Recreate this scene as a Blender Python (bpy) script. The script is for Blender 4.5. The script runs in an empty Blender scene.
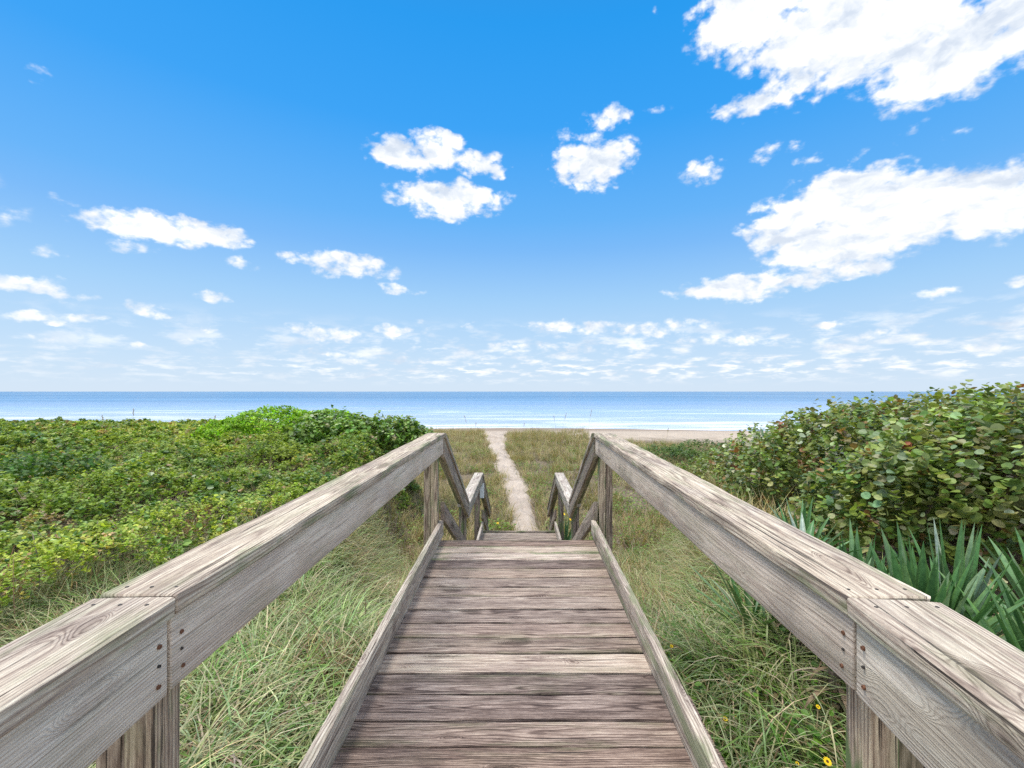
import bpy, math, random
import numpy as np
from mathutils import Vector

R = math.radians
random.seed(7)
rng = np.random.default_rng(11)
scene = bpy.context.scene
COL = scene.collection

# ---------------------------------------------------------------- camera
EYE = 1.257                       # metres above the deck boards (deck = z 0)
cam_d = bpy.data.cameras.new('camera')
cam = bpy.data.objects.new('camera', cam_d)
COL.objects.link(cam)
cam.location = (0, 0, EYE)
cam.rotation_euler = (R(90), 0, 0)
cam_d.sensor_width = 36
cam_d.lens = 16.0
cam_d.shift_x = -7.0 / 1024
cam_d.shift_y = 7.5 / 1024
cam_d.clip_start = 0.02
cam_d.clip_end = 100000
scene.camera = cam
scene.view_settings.view_transform = 'Standard'
scene.view_settings.look = 'None'
scene.view_settings.gamma = 1
scene.view_settings.exposure = 0.0
scene.cycles.use_denoising = False
scene.cycles.max_bounces = 8
scene.cycles.transparent_max_bounces = 8
scene.cycles.sample_clamp_indirect = 6.0

SUN_EL, SUN_AZ = 73.0, -72.0      # degrees; azimuth from +Y (the sea), negative = to the left

# ---------------------------------------------------------------- node helpers
class NT:
    def __init__(s, tree): s.t = tree; s.n = tree.nodes; s.l = tree.links
    def new(s, kind, **kw):
        n = s.n.new(kind)
        for k, v in kw.items(): setattr(n, k, v)
        return n
    def put(s, sock, v):
        if isinstance(v, bpy.types.NodeSocket): s.l.new(v, sock)
        elif v is not None: sock.default_value = v
    def m(s, op, a, b=None, c=None, clamp=False):
        n = s.new('ShaderNodeMath', operation=op, use_clamp=clamp)
        s.put(n.inputs[0], a)
        if b is not None: s.put(n.inputs[1], b)
        if c is not None: s.put(n.inputs[2], c)
        return n.outputs[0]
    def vm(s, op, a, b=None):
        n = s.new('ShaderNodeVectorMath', operation=op)
        s.put(n.inputs[0], a)
        if b is not None: s.put(n.inputs[1], b)
        return n.outputs['Value'] if op in ('LENGTH', 'DISTANCE', 'DOT_PRODUCT') else n.outputs[0]
    def noise(s, vec, scale=1.0, detail=2.0, rough=0.5, dist=0.0, out='Fac'):
        n = s.new('ShaderNodeTexNoise')
        s.put(n.inputs['Vector'], vec); s.put(n.inputs['Scale'], scale)
        n.inputs['Detail'].default_value = detail; n.inputs['Roughness'].default_value = rough
        n.inputs['Distortion'].default_value = dist
        return n.outputs[out]
    def ramp(s, fac, stops, interp='LINEAR'):
        n = s.new('ShaderNodeValToRGB'); cr = n.color_ramp; cr.interpolation = interp
        while len(cr.elements) > 1: cr.elements.remove(cr.elements[-1])
        cr.elements[0].position = stops[0][0]; cr.elements[0].color = (*stops[0][1], 1)
        for p, c in stops[1:]:
            e = cr.elements.new(p); e.color = (*c, 1)
        s.put(n.inputs[0], fac)
        return n.outputs[0]
    def sstep(s, v, lo, hi, a=0.0, b=1.0):
        n = s.new('ShaderNodeMapRange', interpolation_type='SMOOTHSTEP')
        s.put(n.inputs[0], v); s.put(n.inputs[1], lo); s.put(n.inputs[2], hi)
        s.put(n.inputs[3], a); s.put(n.inputs[4], b)
        return n.outputs[0]
    def mix(s, fac, a, b, blend='MIX'):
        n = s.new('ShaderNodeMix', data_type='RGBA', blend_type=blend)
        s.put(n.inputs[0], fac)
        s.put(n.inputs[6], a if isinstance(a, bpy.types.NodeSocket) else (*a, 1))
        s.put(n.inputs[7], b if isinstance(b, bpy.types.NodeSocket) else (*b, 1))
        return n.outputs[2]
    def sep(s, v):
        n = s.new('ShaderNodeSeparateXYZ'); s.put(n.inputs[0], v); return n.outputs
    def comb(s, x, y, z):
        n = s.new('ShaderNodeCombineXYZ')
        s.put(n.inputs[0], x); s.put(n.inputs[1], y); s.put(n.inputs[2], z)
        return n.outputs[0]
    def attr(s, name, out='Vector'):
        n = s.new('ShaderNodeAttribute', attribute_name=name); return n.outputs[out]
    def bump(s, h, strength, distance):
        n = s.new('ShaderNodeBump'); s.put(n.inputs['Height'], h)
        n.inputs['Strength'].default_value = strength; n.inputs['Distance'].default_value = distance
        return n.outputs[0]

# ---------------------------------------------------------------- sky
world = bpy.data.worlds.new('World'); scene.world = world
world.use_nodes = True
w = NT(world.node_tree); w.n.clear()
wout = w.new('ShaderNodeOutputWorld')
sky = w.new('ShaderNodeTexSky', sky_type='NISHITA')
sky.sun_disc = False
sky.sun_elevation = R(SUN_EL); sky.sun_rotation = R(SUN_AZ)
sky.altitude = 0; sky.air_density = 1.0; sky.dust_density = 0.6; sky.ozone_density = 2.0
SKY_S = 0.1
tc = w.new('ShaderNodeTexCoord').outputs['Generated']
dx, dy, dz = w.sep(w.vm('NORMALIZE', tc))[:3]
az = w.m('MULTIPLY', w.m('ARCTAN2', dx, dy), 57.2958)
el = w.m('MULTIPLY', w.m('ARCSINE', dz), 57.2958)
ae = w.comb(az, el, 0.0)
bg_n = w.new('ShaderNodeBackground'); w.put(bg_n.inputs[0], sky.outputs[0]); bg_n.inputs[1].default_value = SKY_S
# the deep azure of the clear air, by height above the horizon
air = w.ramp(w.m('DIVIDE', el, 90.0, clamp=True), [(0, (.70, .84, 1.0)), (.04, (.60, .79, 1.0)), (.122, (.385, .67, 1.0)), (.19, (.205, .52, 1.0)), (.227, (.135, .48, 1.0)),
              (.333, (.036, .385, .98)), (.433, (.012, .345, .93)), (.6, (.03, .26, .70)), (1, (.06, .19, .48))])
bg_a = w.new('ShaderNodeBackground'); w.put(bg_a.inputs[0], air); bg_a.inputs[1].default_value = 1.0
bg_sky = w.new('ShaderNodeMixShader'); bg_sky.inputs[0].default_value = .90
w.l.new(bg_n.outputs[0], bg_sky.inputs[1]); w.l.new(bg_a.outputs[0], bg_sky.inputs[2])
# slow and fine turbulence of the cloud outlines
n1 = w.noise(w.vm('MULTIPLY', ae, (0.16, 0.24, 1)), 1.0, 6.0, 0.60, out='Color')
n2 = w.noise(w.vm('MULTIPLY', ae, (0.42, 0.66, 1)), 1.0, 7.0, 0.54)
def billow(sx, sy, off):
    b = w.noise(w.vm('ADD', w.vm('MULTIPLY', ae, (sx, sy, 1)), off), 1.0, 3.0, 0.5)
    return w.m('ABSOLUTE', w.m('SUBTRACT', w.m('MULTIPLY', b, 2.0), 1.0))
bil = w.m('ADD', w.m('MULTIPLY', billow(.22, .32, (3, 7, 1)), 1.2), w.m('MULTIPLY', billow(.62, .9, (9, 2, 4)), .7))
aew = w.vm('ADD', ae, w.vm('MULTIPLY', w.vm('SUBTRACT', n1, (0.5, 0.5, 0.5)), (4.2, 3.0, 0)))
def ang(px, py):
    x, z = (px - 519) / 455, (391.5 - py) / 455
    return math.degrees(math.atan2(x, 1)), math.degrees(math.atan2(z, math.hypot(x, 1)))
# (centre and half extent of each cloud as seen from the boardwalk, then its fullness)
CLOUDS = [(750, 20, 66, 40, 1.25), (850, 22, 120, 50, 1.5), (950, 58, 95, 46, 1.5), (900, 40, 90, 40, 1.4), (1010, 20, 70, 60, 1.2), (745, 112, 42, 16, .75), (768, 96, 26, 22, .7), (800, 74, 40, 34, 1.0),
          (792, 224, 56, 28, 1.25), (850, 205, 72, 42, 1.4), (905, 212, 80, 38, 1.45), (985, 202, 80, 38, 1.35), (840, 245, 90, 30, 1.35), (838, 268, 66, 12, 1.1), (738, 288, 74, 12, 1.2),
          (588, 165, 38, 28, 1.1), (618, 155, 24, 22, .7), (607, 117, 25, 15, .9), (565, 150, 18, 22, .55), (702, 173, 26, 13, .75), (775, 152, 28, 9, .65), (815, 160, 20, 9, .5),
          (402, 157, 34, 19, 1.1), (440, 148, 32, 15, 1.05), (475, 163, 38, 14, 1.0), (450, 200, 52, 19, 1.25), (485, 206, 24, 10, .75), (398, 188, 18, 5, .45),
          (150, 228, 66, 14, 1.2), (205, 232, 50, 12, 1.1), (130, 247, 26, 7, .55), (38, 78, 18, 14, .5), (66, 199, 30, 6, .45),
          (325, 257, 40, 10, .95), (352, 268, 40, 14, 1.05), (400, 287, 24, 6, .8), (243, 260, 20, 9, .55), (48, 252, 32, 8, .5),
          (25, 282, 52, 10, .9), (72, 300, 22, 7, .7), (211, 296, 17, 6, .8), (145, 312, 32, 9, .75),
          (60, 322, 50, 7, .85), (322, 332, 36, 8, .95), (400, 330, 30, 11, .8), (205, 326, 16, 5, .6), (140, 349, 16, 4, .7), (178, 336, 16, 4, .6), (60, 345, 40, 5, .6),
          (940, 291, 34, 7, .85), (1018, 285, 20, 8, .85), (890, 332, 36, 8, .8), (570, 325, 50, 7, .8), (830, 325, 18, 6, .7), (650, 329, 70, 9, .75), (720, 340, 60, 8, .7), (760, 362, 50, 6, .65), (470, 325, 10, 5, .6),
          (660, 9, 7, 7, .55), (905, 130, 26, 8, .4), (955, 135, 20, 7, .35), (660, 108, 18, 4, .35), (520, 345, 40, 6, .6), (985, 345, 50, 8, .7), (590, 350, 46, 6, .6), (320, 352, 40, 5, .6), (400, 360, 60, 5, .55), (880, 358, 50, 7, .65),
          (1150, 120, 120, 90, 1.0), (-150, 180, 150, 60, .9), (1300, 300, 200, 40, .9)]
def falloff(src, cx, cy, rx, ry, s):
    a, e = ang(cx, cy)
    a2, _ = ang(cx + rx, cy); _, e2 = ang(cx, cy - ry)
    v = w.vm('MULTIPLY', w.vm('SUBTRACT', src, (a, e, 0)), (1 / max(.5, abs(a2 - a)), 1 / max(.4, abs(e2 - e)), 0))
    d = w.vm('DOT_PRODUCT', v, v)
    return w.m('MULTIPLY', w.m('MAXIMUM', w.m('SUBTRACT', 1.15, w.m('MULTIPLY', d, 0.62)), 0.0), s)
def density(src, fine):
    tot = None
    for c in CLOUDS:
        f = falloff(src, *c)
        tot = f if tot is None else w.m('MAXIMUM', tot, f)
    return w.m('ADD', tot, w.m('MULTIPLY', w.m('ADD', w.m('MULTIPLY', w.m('SUBTRACT', fine, 0.5), 2.1), w.m('SUBTRACT', bil, .38)), w.sstep(tot, 0.0, 0.5)))
dens = density(aew, n2)
a_big = w.m('POWER', w.sstep(dens, 0.20, 1.02), 1.15)
# bank of small flat clouds above the horizon
lowa = w.noise(w.vm('MULTIPLY', ae, (0.24, 0.75, 1)), 1.0, 6.0, 0.58, 0.2)
lowb = w.noise(w.vm('MULTIPLY', w.vm('ADD', ae, (37, 11, 2)), (0.38, 1.6, 1)), 1.0, 5.0, 0.58, 0.2)
lw = w.sstep(el, 5.2, 3.0)
lown = w.m('ADD', w.m('MULTIPLY', lowa, w.m('SUBTRACT', 1.0, lw)), w.m('MULTIPLY', lowb, lw))
band = w.m('MULTIPLY', w.sstep(el, 0.4, 2.5), w.sstep(el, 9.6, 4.5))
right = w.sstep(az, -60.0, 10.0, 0.45, 1.0)
a_low = w.m('MULTIPLY', w.m('MULTIPLY', w.sstep(lown, 0.45, 0.66), band), w.m('MULTIPLY', right, 0.88))
# unseen cloud behind and above the view, thickened and brightened to add fill light
backn = w.noise(w.vm('MULTIPLY', w.vm('NORMALIZE', tc), (3.0, 3.0, 5.0)), 1.0, 7.0, 0.6)
back = w.m('MAXIMUM', w.sstep(dy, 0.25, -0.2), w.sstep(el, 46.0, 62.0))
a_back = w.m('MULTIPLY', w.sstep(backn, 0.38, 0.56), back)
alpha = w.m('MAXIMUM', w.m('MAXIMUM', a_big, a_low), a_back)
alpha = w.m('MULTIPLY', alpha, w.sstep(el, -0.2, 1.2, 0.0, 1.0))
def relief(scale, up):
    a_ = w.noise(w.vm('MULTIPLY', aew, scale), 1.0, 5.0, 0.55)
    b_ = w.noise(w.vm('MULTIPLY', w.vm('ADD', aew, up), scale), 1.0, 5.0, 0.55)
    return w.m('SUBTRACT', a_, b_)
rel = w.m('ADD', w.m('MULTIPLY', relief((.16, .30, 1), (-.8, 2.2, 0)), 1.5), w.m('MULTIPLY', relief((.5, .8, 1), (-.4, .8, 0)), .9))
shade = w.m('ADD', .62, w.m('MULTIPLY', rel, 1.5), clamp=True)
ccol = w.ramp(shade, [(0, (.66, .74, .86)), (.30, (.80, .86, .94)), (.62, (.97, .985, 1.0)), (1, (1.12, 1.11, 1.09))])
bg_c = w.new('ShaderNodeBackground'); w.put(bg_c.inputs[0], ccol); w.put(bg_c.inputs[1], w.m('ADD', 1.06, w.m('MULTIPLY', back, 1.0)))  # out-of-view cloud gets extra strength as fill light
msh = w.new('ShaderNodeMixShader')
w.put(msh.inputs[0], alpha); w.l.new(bg_sky.outputs[0], msh.inputs[1]); w.l.new(bg_c.outputs[0], msh.inputs[2])
w.l.new(msh.outputs[0], wout.inputs[0])
world.cycles.sampling_method = 'MANUAL'; world.cycles.sample_map_resolution = 512

# ---------------------------------------------------------------- sun (veiled by thin cloud)
sun_d = bpy.data.lights.new('sun', 'SUN'); sun_d.energy = 3.8; sun_d.angle = R(22); sun_d.color = (1.0, 0.95, 0.87)
sun = bpy.data.objects.new('sun', sun_d); COL.objects.link(sun)
_d = Vector((math.sin(R(SUN_AZ)) * math.cos(R(SUN_EL)), math.cos(R(SUN_AZ)) * math.cos(R(SUN_EL)), math.sin(R(SUN_EL))))
sun.rotation_euler = _d.to_track_quat('Z', 'Y').to_euler()
sun.location = _d * 60

# ---------------------------------------------------------------- value noise for shaping
def _hash(ix, iy, seed):
    h = (ix.astype(np.int64) * 374761393 + iy.astype(np.int64) * 668265263 + seed * 982451653) & 0x7fffffff
    h = ((h ^ (h >> 13)) * 1274126177) & 0x7fffffff
    return ((h ^ (h >> 16)) & 0xffff) / 65535.0
def vnoise(x, y, seed=0):
    x = np.asarray(x, float); y = np.asarray(y, float)
    ix, iy = np.floor(x), np.floor(y); fx, fy = x - ix, y - iy
    fx = fx * fx * (3 - 2 * fx); fy = fy * fy * (3 - 2 * fy)
    a = _hash(ix, iy, seed); b = _hash(ix + 1, iy, seed); c = _hash(ix, iy + 1, seed); d = _hash(ix + 1, iy + 1, seed)
    return (a * (1 - fx) + b * fx) * (1 - fy) + (c * (1 - fx) + d * fx) * fy
def fbm(x, y, seed=0, o=4):
    s = 0; a = .5; t = 0
    for k in range(o):
        s = s + a * vnoise(x, y, seed + k * 17); t += a; a *= .5; x = x * 2.03 + 11.3; y = y * 2.03 + 5.7
    return s / t
def smooth(e0, e1, x):
    t = np.clip((x - e0) / (e1 - e0), 0, 1); return t * t * (3 - 2 * t)

# ---------------------------------------------------------------- terrain shape
SEA = -5.42
def ground_z(x, y):
    x = np.asarray(x, float); y = np.asarray(y, float)
    cor = np.interp(y, [-8, 1, 3.2, 5, 7.5, 10, 38, 41, 60, 79, 120, 260], [-.5, -.5, -.7, -1.35, -2.05, -2.36, -2.28, -2.6, -4.1, SEA, -7.0, -9.2])
    xl = np.interp(y, [-8, 3, 6, 10, 15, 20, 30], [-.9, -1.0, -1.7, -2.5, -3.0, -5.0, -8.0])
    xr = np.interp(y, [-8, 2.5, 5, 9, 12, 20], [.9, 1.0, 1.6, 2.6, 4.0, 7.0])
    pl = -.68 + .10 * smooth(3, 9, y) - .42 * smooth(10, 21, y); pr = -.36 - .2 * smooth(3, 9, y)
    fl = 1 - smooth(24, 33, y); fr = 1 - smooth(10, 16, y)
    bl = smooth(0, 1, (xl - x) / (.5 + .07 * np.maximum(y, 0))) * fl
    br = smooth(0, 1, (x - xr) / (.7 + .07 * np.maximum(y, 0))) * fr
    z = cor + np.maximum(pl - cor, 0) * bl + np.maximum(pr - cor, 0) * br
    und = (fbm(x * .35, y * .35, 3, 3) - .5)
    land = 1 - smooth(38, 60, y)
    z = z + und * (.22 * land + .05) * np.where((np.abs(x) < 1.2) & (y < 8), .3, 1)
    z = z + (fbm(x * 1.6, y * 1.6, 5, 3) - .5) * .10 * land
    z = z + 0.30 * smooth(33, 38, y) * (1 - smooth(38, 44, y)) * (fbm(x * .3, x * 0 + 2, 9, 2) - .35)
    z = z + (fbm(x * .02, y * .06, 31, 2) - .5) * .5 * smooth(50, 70, y) * (1 - smooth(95, 140, y))
    return z

def path_c(y): return np.interp(y, [8, 11.7, 15, 18.5, 22.3, 28, 34, 38.6, 46], [.1, .15, 0, -.28, -.66, -1.3, -1.75, -1.95, -2.2])
def path_w(y): return np.interp(y, [8, 11.7, 15, 18.5, 22.3, 28, 34, 38.6, 46], [.62, .60, .72, .84, .90, .90, 1.3, 1.8, 3.0])

# ---------------------------------------------------------------- mesh helpers
def np_mesh(name, v, counts, idx, mat, parent=None, col=None, smooth_shade=False, attrs=None):
    me = bpy.data.meshes.new(name)
    v = np.ascontiguousarray(v, np.float32); counts = np.asarray(counts, np.int32); idx = np.ascontiguousarray(idx, np.int32).ravel()
    me.vertices.add(len(v)); me.vertices.foreach_set('co', v.ravel())
    me.loops.add(len(idx)); me.loops.foreach_set('vertex_index', idx)
    st = np.concatenate([[0], np.cumsum(counts)[:-1]]).astype(np.int32)
    me.polygons.add(len(counts)); me.polygons.foreach_set('loop_start', st); me.polygons.foreach_set('loop_total', counts)
    me.polygons.foreach_set('use_smooth', np.full(len(counts), bool(smooth_shade)))
    if col is not None:
        a = me.attributes.new('col', 'FLOAT_COLOR', 'POINT')
        c4 = np.ones((len(v), 4), np.float32); c4[:, :3] = col
        a.data.foreach_set('color', c4.ravel())
    for nm, dat in (attrs or {}).items():
        a = me.attributes.new(nm, 'FLOAT_VECTOR', 'POINT'); a.data.foreach_set('vector', np.ascontiguousarray(dat, np.float32).ravel())
    me.update(calc_edges=True); me.validate()
    me.materials.append(mat)
    o = bpy.data.objects.new(name, me); COL.objects.link(o)
    if parent is not None: o.parent = parent
    return o

def tag(o, label=None, cat=None, group=None, kind=None):
    if label: o['label'] = label
    if cat: o['category'] = cat
    if group: o['group'] = group
    if kind: o['kind'] = kind
    return o
def empty(name, loc=(0, 0, 0)):
    o = bpy.data.objects.new(name, None); o.empty_display_size = .2; o.location = loc; COL.objects.link(o); return o

# ---------------------------------------------------------------- materials
def new_mat(name):
    m = bpy.data.materials.new(name); m.use_nodes = True
    t = NT(m.node_tree); t.n.clear()
    out = t.new('ShaderNodeOutputMaterial'); p = t.new('ShaderNodeBsdfPrincipled')
    t.l.new(p.outputs[0], out.inputs[0])
    return m, t, p, out

def wood_mat():
    m, t, p, out = new_mat('weathered_wood')
    wc = t.attr('wc'); wt = t.sep(t.attr('wt'))
    tint, warm, alg = wt[0], wt[1], wt[2]
    wk = t.sep(t.attr('wk')); kon, redn = wk[0], wk[1]
    warp = t.m('SUBTRACT', t.noise(t.vm('MULTIPLY', wc, (1.2, 6, 6)), 1, 3, .5), .5)
    knot = t.noise(t.vm('MULTIPLY', wc, (3.2, 11, 11)), 1, 1, .4)
    kn = t.sstep(knot, .66, .75)
    yz = t.vm('MULTIPLY', wc, (0, 1, 1))
    r = t.m('ADD', t.m('ADD', t.vm('LENGTH', yz), t.m('MULTIPLY', warp, .055)), t.m('MULTIPLY', kn, .03))
    gap_ = t.m('ADD', .0052, t.m('MULTIPLY', warm, .004))
    ring = t.m('POWER', t.m('ADD', t.m('MULTIPLY', t.m('SINE', t.m('DIVIDE', t.m('MULTIPLY', r, 2 * math.pi), gap_)), .5), .5), 2.4)
    streak = t.noise(t.vm('MULTIPLY', wc, (1.6, 62, 62)), 1, 6, .72, .1)
    fine = t.noise(t.vm('MULTIPLY', wc, (16, 420, 420)), 1, 3, .65)
    line = t.noise(t.vm('MULTIPLY', wc, (2.2, 170, 170)), 1, 3, .7)
    blot = t.noise(t.vm('MULTIPLY', wc, (2.6, 10, 10)), 1, 5, .62)
    speck = t.noise(t.vm('MULTIPLY', wc, (70, 300, 300)), 1, 3, .65)
    fleck = t.noise(t.vm('MULTIPLY', wc, (11, 130, 130)), 1, 4, .7)
    crk = t.noise(t.vm('MULTIPLY', wc, (1.7, 105, 105)), 1, 2, .5)
    crack = t.m('MULTIPLY', t.m('MULTIPLY', t.sstep(crk, .63, .69), t.sstep(blot, .38, .52)), t.sstep(kon, .35, .9, .3, 1.0))
    c = lambda x, k: t.m('MULTIPLY', t.m('SUBTRACT', x, .5), k)
    val = c(streak, .78)
    val = t.m('SUBTRACT', val, t.m('MULTIPLY', t.m('SUBTRACT', ring, .3), .26)); val = t.m('ADD', val, c(fine, .42)); val = t.m('ADD', val, c(line, .62)); val = t.m('ADD', val, c(blot, .70))
    val = t.m('ADD', val, c(speck, .30)); val = t.m('ADD', val, c(fleck, .85)); val = t.m('SUBTRACT', val, t.m('MULTIPLY', kn, .22)); val = t.m('ADD', tint, t.m('MULTIPLY', val, kon))
    colr = t.ramp(val, [(0, (.048, .034, .030)), (.25, (.160, .122, .105)), (.5, (.328, .272, .236)), (.72, (.485, .432, .372)), (1, (.72, .68, .60))])
    colr = t.mix(t.m('MULTIPLY', warm, t.sstep(blot, .25, .55, .4, 1.0)), colr, (1.10, .98, .78), 'MULTIPLY')
    colr = t.mix(redn, colr, (1.10, .93, .90), 'MULTIPLY')
    mossn = t.noise(t.vm('MULTIPLY', wc, (3.5, 16, 16)), 1, 4, .6)
    moss = t.m('MULTIPLY', t.sstep(mossn, .46, .62), alg)
    colr = t.mix(t.m('MULTIPLY', moss, .8), colr, (.135, .185, .075))
    colr = t.mix(t.m('MULTIPLY', crack, .85), colr, (.035, .026, .022))
    t.put(p.inputs['Base Color'], colr)
    p.inputs['Roughness'].default_value = .82; p.inputs['Specular IOR Level'].default_value = .25
    h = t.m('ADD', t.m('MULTIPLY', streak, .8), t.m('MULTIPLY', fine, .35))
    h = t.m('SUBTRACT', t.m('ADD', h, t.m('MULTIPLY', ring, .16)), t.m('MULTIPLY', crack, .8))
    t.put(p.inputs['Normal'], t.bump(h, .9, .005))
    return m
WOOD = wood_mat()

def leaf_mat(name, trans=.3, rough=.5, spec=.35, tmul=(1.25, 1.25, .6), vein=False):
    m, t, p, out = new_mat(name)
    col = t.attr('col', 'Color')
    tex = t.new('ShaderNodeTexCoord').outputs['Object']
    nz = t.noise(tex, 38, 3, .6)
    col = t.mix(1.0, col, t.ramp(nz, [(.3, (.72, .74, .74)), (.7, (1.28, 1.24, 1.22))]), 'MULTIPLY')
    t.put(p.inputs['Base Color'], col)
    p.inputs['Roughness'].default_value = rough; p.inputs['Specular IOR Level'].default_value = spec
    tr = t.new('ShaderNodeBsdfTranslucent'); t.put(tr.inputs[0], t.mix(1.0, col, tmul, 'MULTIPLY'))
    ms = t.new('ShaderNodeMixShader'); ms.inputs[0].default_value = trans
    t.l.new(p.outputs[0], ms.inputs[1]); t.l.new(tr.outputs[0], ms.inputs[2]); t.l.new(ms.outputs[0], out.inputs[0])
    return m
LEAF = leaf_mat('broad_leaf', .28, .42, .45)
SOFT = leaf_mat('small_leaf', .34, .5, .35)
GRASS = leaf_mat('grass_blade', .30, .55, .3, (1.15, 1.15, .7))
YUC = leaf_mat('sword_leaf', .12, .42, .4)

def plain(name, c1, c2, scale=30, rough=.8, bump=.3, dist=.01, stretch=(1, 1, 1), metal=0):
    m, t, p, out = new_mat(name)
    o = t.vm('MULTIPLY', t.new('ShaderNodeTexCoord').outputs['Object'], stretch)
    n = t.noise(o, scale, 5, .62)
    t.put(p.inputs['Base Color'], t.ramp(n, [(.3, c1), (.7, c2)]))
    p.inputs['Roughness'].default_value = rough; p.inputs['Metallic'].default_value = metal
    p.inputs['Specular IOR Level'].default_value = .25
    t.put(p.inputs['Normal'], t.bump(n, bump, dist))
    return m
BARK = plain('grey_bark', (.10, .075, .055), (.24, .19, .15), 40, stretch=(1, 1, .3))
RUST = plain('rusty_steel', (.07, .035, .022), (.22, .095, .05), 300, .7, .4, .001)
DARKNAIL = plain('dark_steel', (.02, .018, .016), (.06, .05, .045), 300, .6, .3, .001)
STRAW = plain('dry_stalk', (.20, .15, .08), (.40, .32, .18), 20)
PETAL = plain('yellow_petal', (.72, .46, .01), (.85, .62, .02), 60, .5, .1)
DISC = plain('flower_disc', (.05, .02, .01), (.16, .06, .02), 200, .8)
PLATE = plain('white_plastic', (.55, .62, .68), (.70, .76, .80), 15, .4, .05)

def sand_mat(name, c1, c2, shore=False):
    m, t, p, out = new_mat(name)
    pos = t.new('ShaderNodeNewGeometry').outputs['Position']
    n1 = t.noise(pos, 1.1, 5, .6); n2 = t.noise(pos, 14, 4, .65); n3 = t.noise(pos, 90, 2, .6)
    col = t.ramp(t.m('ADD', t.m('MULTIPLY', n1, .5), t.m('MULTIPLY', n2, .5)), [(.32, c1), (.68, c2)])
    col = t.mix(1.0, col, t.ramp(n3, [(.3, (.82, .82, .82)), (.7, (1.15, 1.15, 1.15))]), 'MULTIPLY')
    h = t.m('ADD', t.m('MULTIPLY', n2, 1.0), t.m('MULTIPLY', n3, .2))
    if shore:
        # litter and humus on the dune, clean sand beyond it, wet sand by the water
        y = t.sep(pos)[1]
        yy = t.m('ADD', y, t.m('MULTIPLY', t.m('SUBTRACT', n1, .5), 6))
        lit = t.m('MULTIPLY', t.sstep(yy, 36, 30), t.sstep(n2, .40, .56, .6, 1.0))
        litc = t.ramp(n3, [(.3, (.055, .042, .028)), (.7, (.17, .13, .085))])
        col = t.mix(lit, col, litc)
        col = t.mix(t.sstep(yy, 67, 77, 0.0, .75), col, (.22, .165, .125))
        weed = t.m('MULTIPLY', t.sstep(t.noise(t.vm('MULTIPLY', pos, (.12, .9, 1)), 1, 4, .6), .58, .66), t.sstep(y, 46, 52))
        col = t.mix(t.m('MULTIPLY', weed, .55), col, (.16, .115, .08))
    t.put(p.inputs['Base Color'], col)
    p.inputs['Roughness'].default_value = .9; p.inputs['Specular IOR Level'].default_value = .15
    t.put(p.inputs['Normal'], t.bump(h, .7, .03))
    return m
GROUND = sand_mat('dune_sand', (.33, .27, .21), (.50, .42, .34), True)
PATHM = sand_mat('trodden_sand', (.30, .245, .20), (.54, .46, .385))

def sea_mat():
    m, t, p, out = new_mat('sea_water')
    pos = t.new('ShaderNodeNewGeometry').outputs['Position']
    x, y, z = t.sep(pos)[:3]
    rows = t.noise(t.vm('MULTIPLY', pos, (.012, .085, 0)), 1, 5, .6, .4)
    rows2 = t.noise(t.vm('MULTIPLY', pos, (.05, .35, 0)), 1, 5, .65, .3)
    far = t.noise(t.vm('MULTIPLY', pos, (.0012, .010, 0)), 1, 5, .6, .2)
    depth = t.ramp(t.sstep(y, 80, 700), [(0, (.33, .40, .50)), (.10, (.20, .30, .46)), (.35, (.060, .175, .34)), (1, (.018, .12, .27))])
    depth = t.mix(t.m('MULTIPLY', t.sstep(far, .42, .62), .35), depth, (.20, .40, .60))
    near = t.sstep(y, 330, 85)
    fm = t.m('ADD', t.m('MULTIPLY', rows, .7), t.m('MULTIPLY', rows2, .45))
    foam = t.sstep(t.m('ADD', fm, t.m('MULTIPLY', near, .20)), .74, .96)
    foam = t.m('MULTIPLY', foam, t.sstep(y, 420, 170))
    edge = t.m('MULTIPLY', t.sstep(y, 98, 86), t.sstep(rows2, .42, .56))
    foam = t.m('MAXIMUM', foam, edge)
    t.put(p.inputs['Base Color'], t.mix(foam, depth, (.62, .65, .70)))
    t.put(p.inputs['Roughness'], t.m('ADD', t.m('MULTIPLY', foam, .5), .22)); p.inputs['Specular IOR Level'].default_value = .16
    p.inputs['IOR'].default_value = 1.33
    b = t.noise(t.vm('MULTIPLY', pos, (.35, 1.1, 0)), 1, 6, .65)
    b2 = t.noise(t.vm('MULTIPLY', pos, (.05, .22, 0)), 1, 4, .6)
    t.put(p.inputs['Normal'], t.bump(t.m('ADD', b, t.m('MULTIPLY', b2, 3)), .8, .35))
    return m
SEAM = sea_mat()

# ---------------------------------------------------------------- ground, path, sea
def grid(xs, ys, zf):
    X, Y = np.meshgrid(xs, ys); Z = zf(X, Y)
    v = np.stack([X.ravel(), Y.ravel(), Z.ravel()], 1)
    nx, ny = len(xs), len(ys)
    i = (np.arange(ny - 1)[:, None] * nx + np.arange(nx - 1)[None, :]).ravel()
    f = np.stack([i, i + 1, i + nx + 1, i + nx], 1)
    return v, np.full(len(f), 4), f
xs = np.concatenate([-np.geomspace(6000, 40, 26), np.arange(-38, -12, .8), np.arange(-12, 12, .2), np.arange(12, 38, .8), np.geomspace(40, 6000, 26)])
ys = np.concatenate([-np.geomspace(400, 8, 14), np.arange(-7, 14, .2), np.arange(14, 46, .35), np.arange(46, 130, 2.0), np.geomspace(130, 400, 8)])
v, c, f = grid(xs, ys, ground_z)
tag(np_mesh('ground', v, c, f, GROUND, smooth_shade=True), 'sandy dune ground sloping down to the beach', kind='structure')

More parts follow.
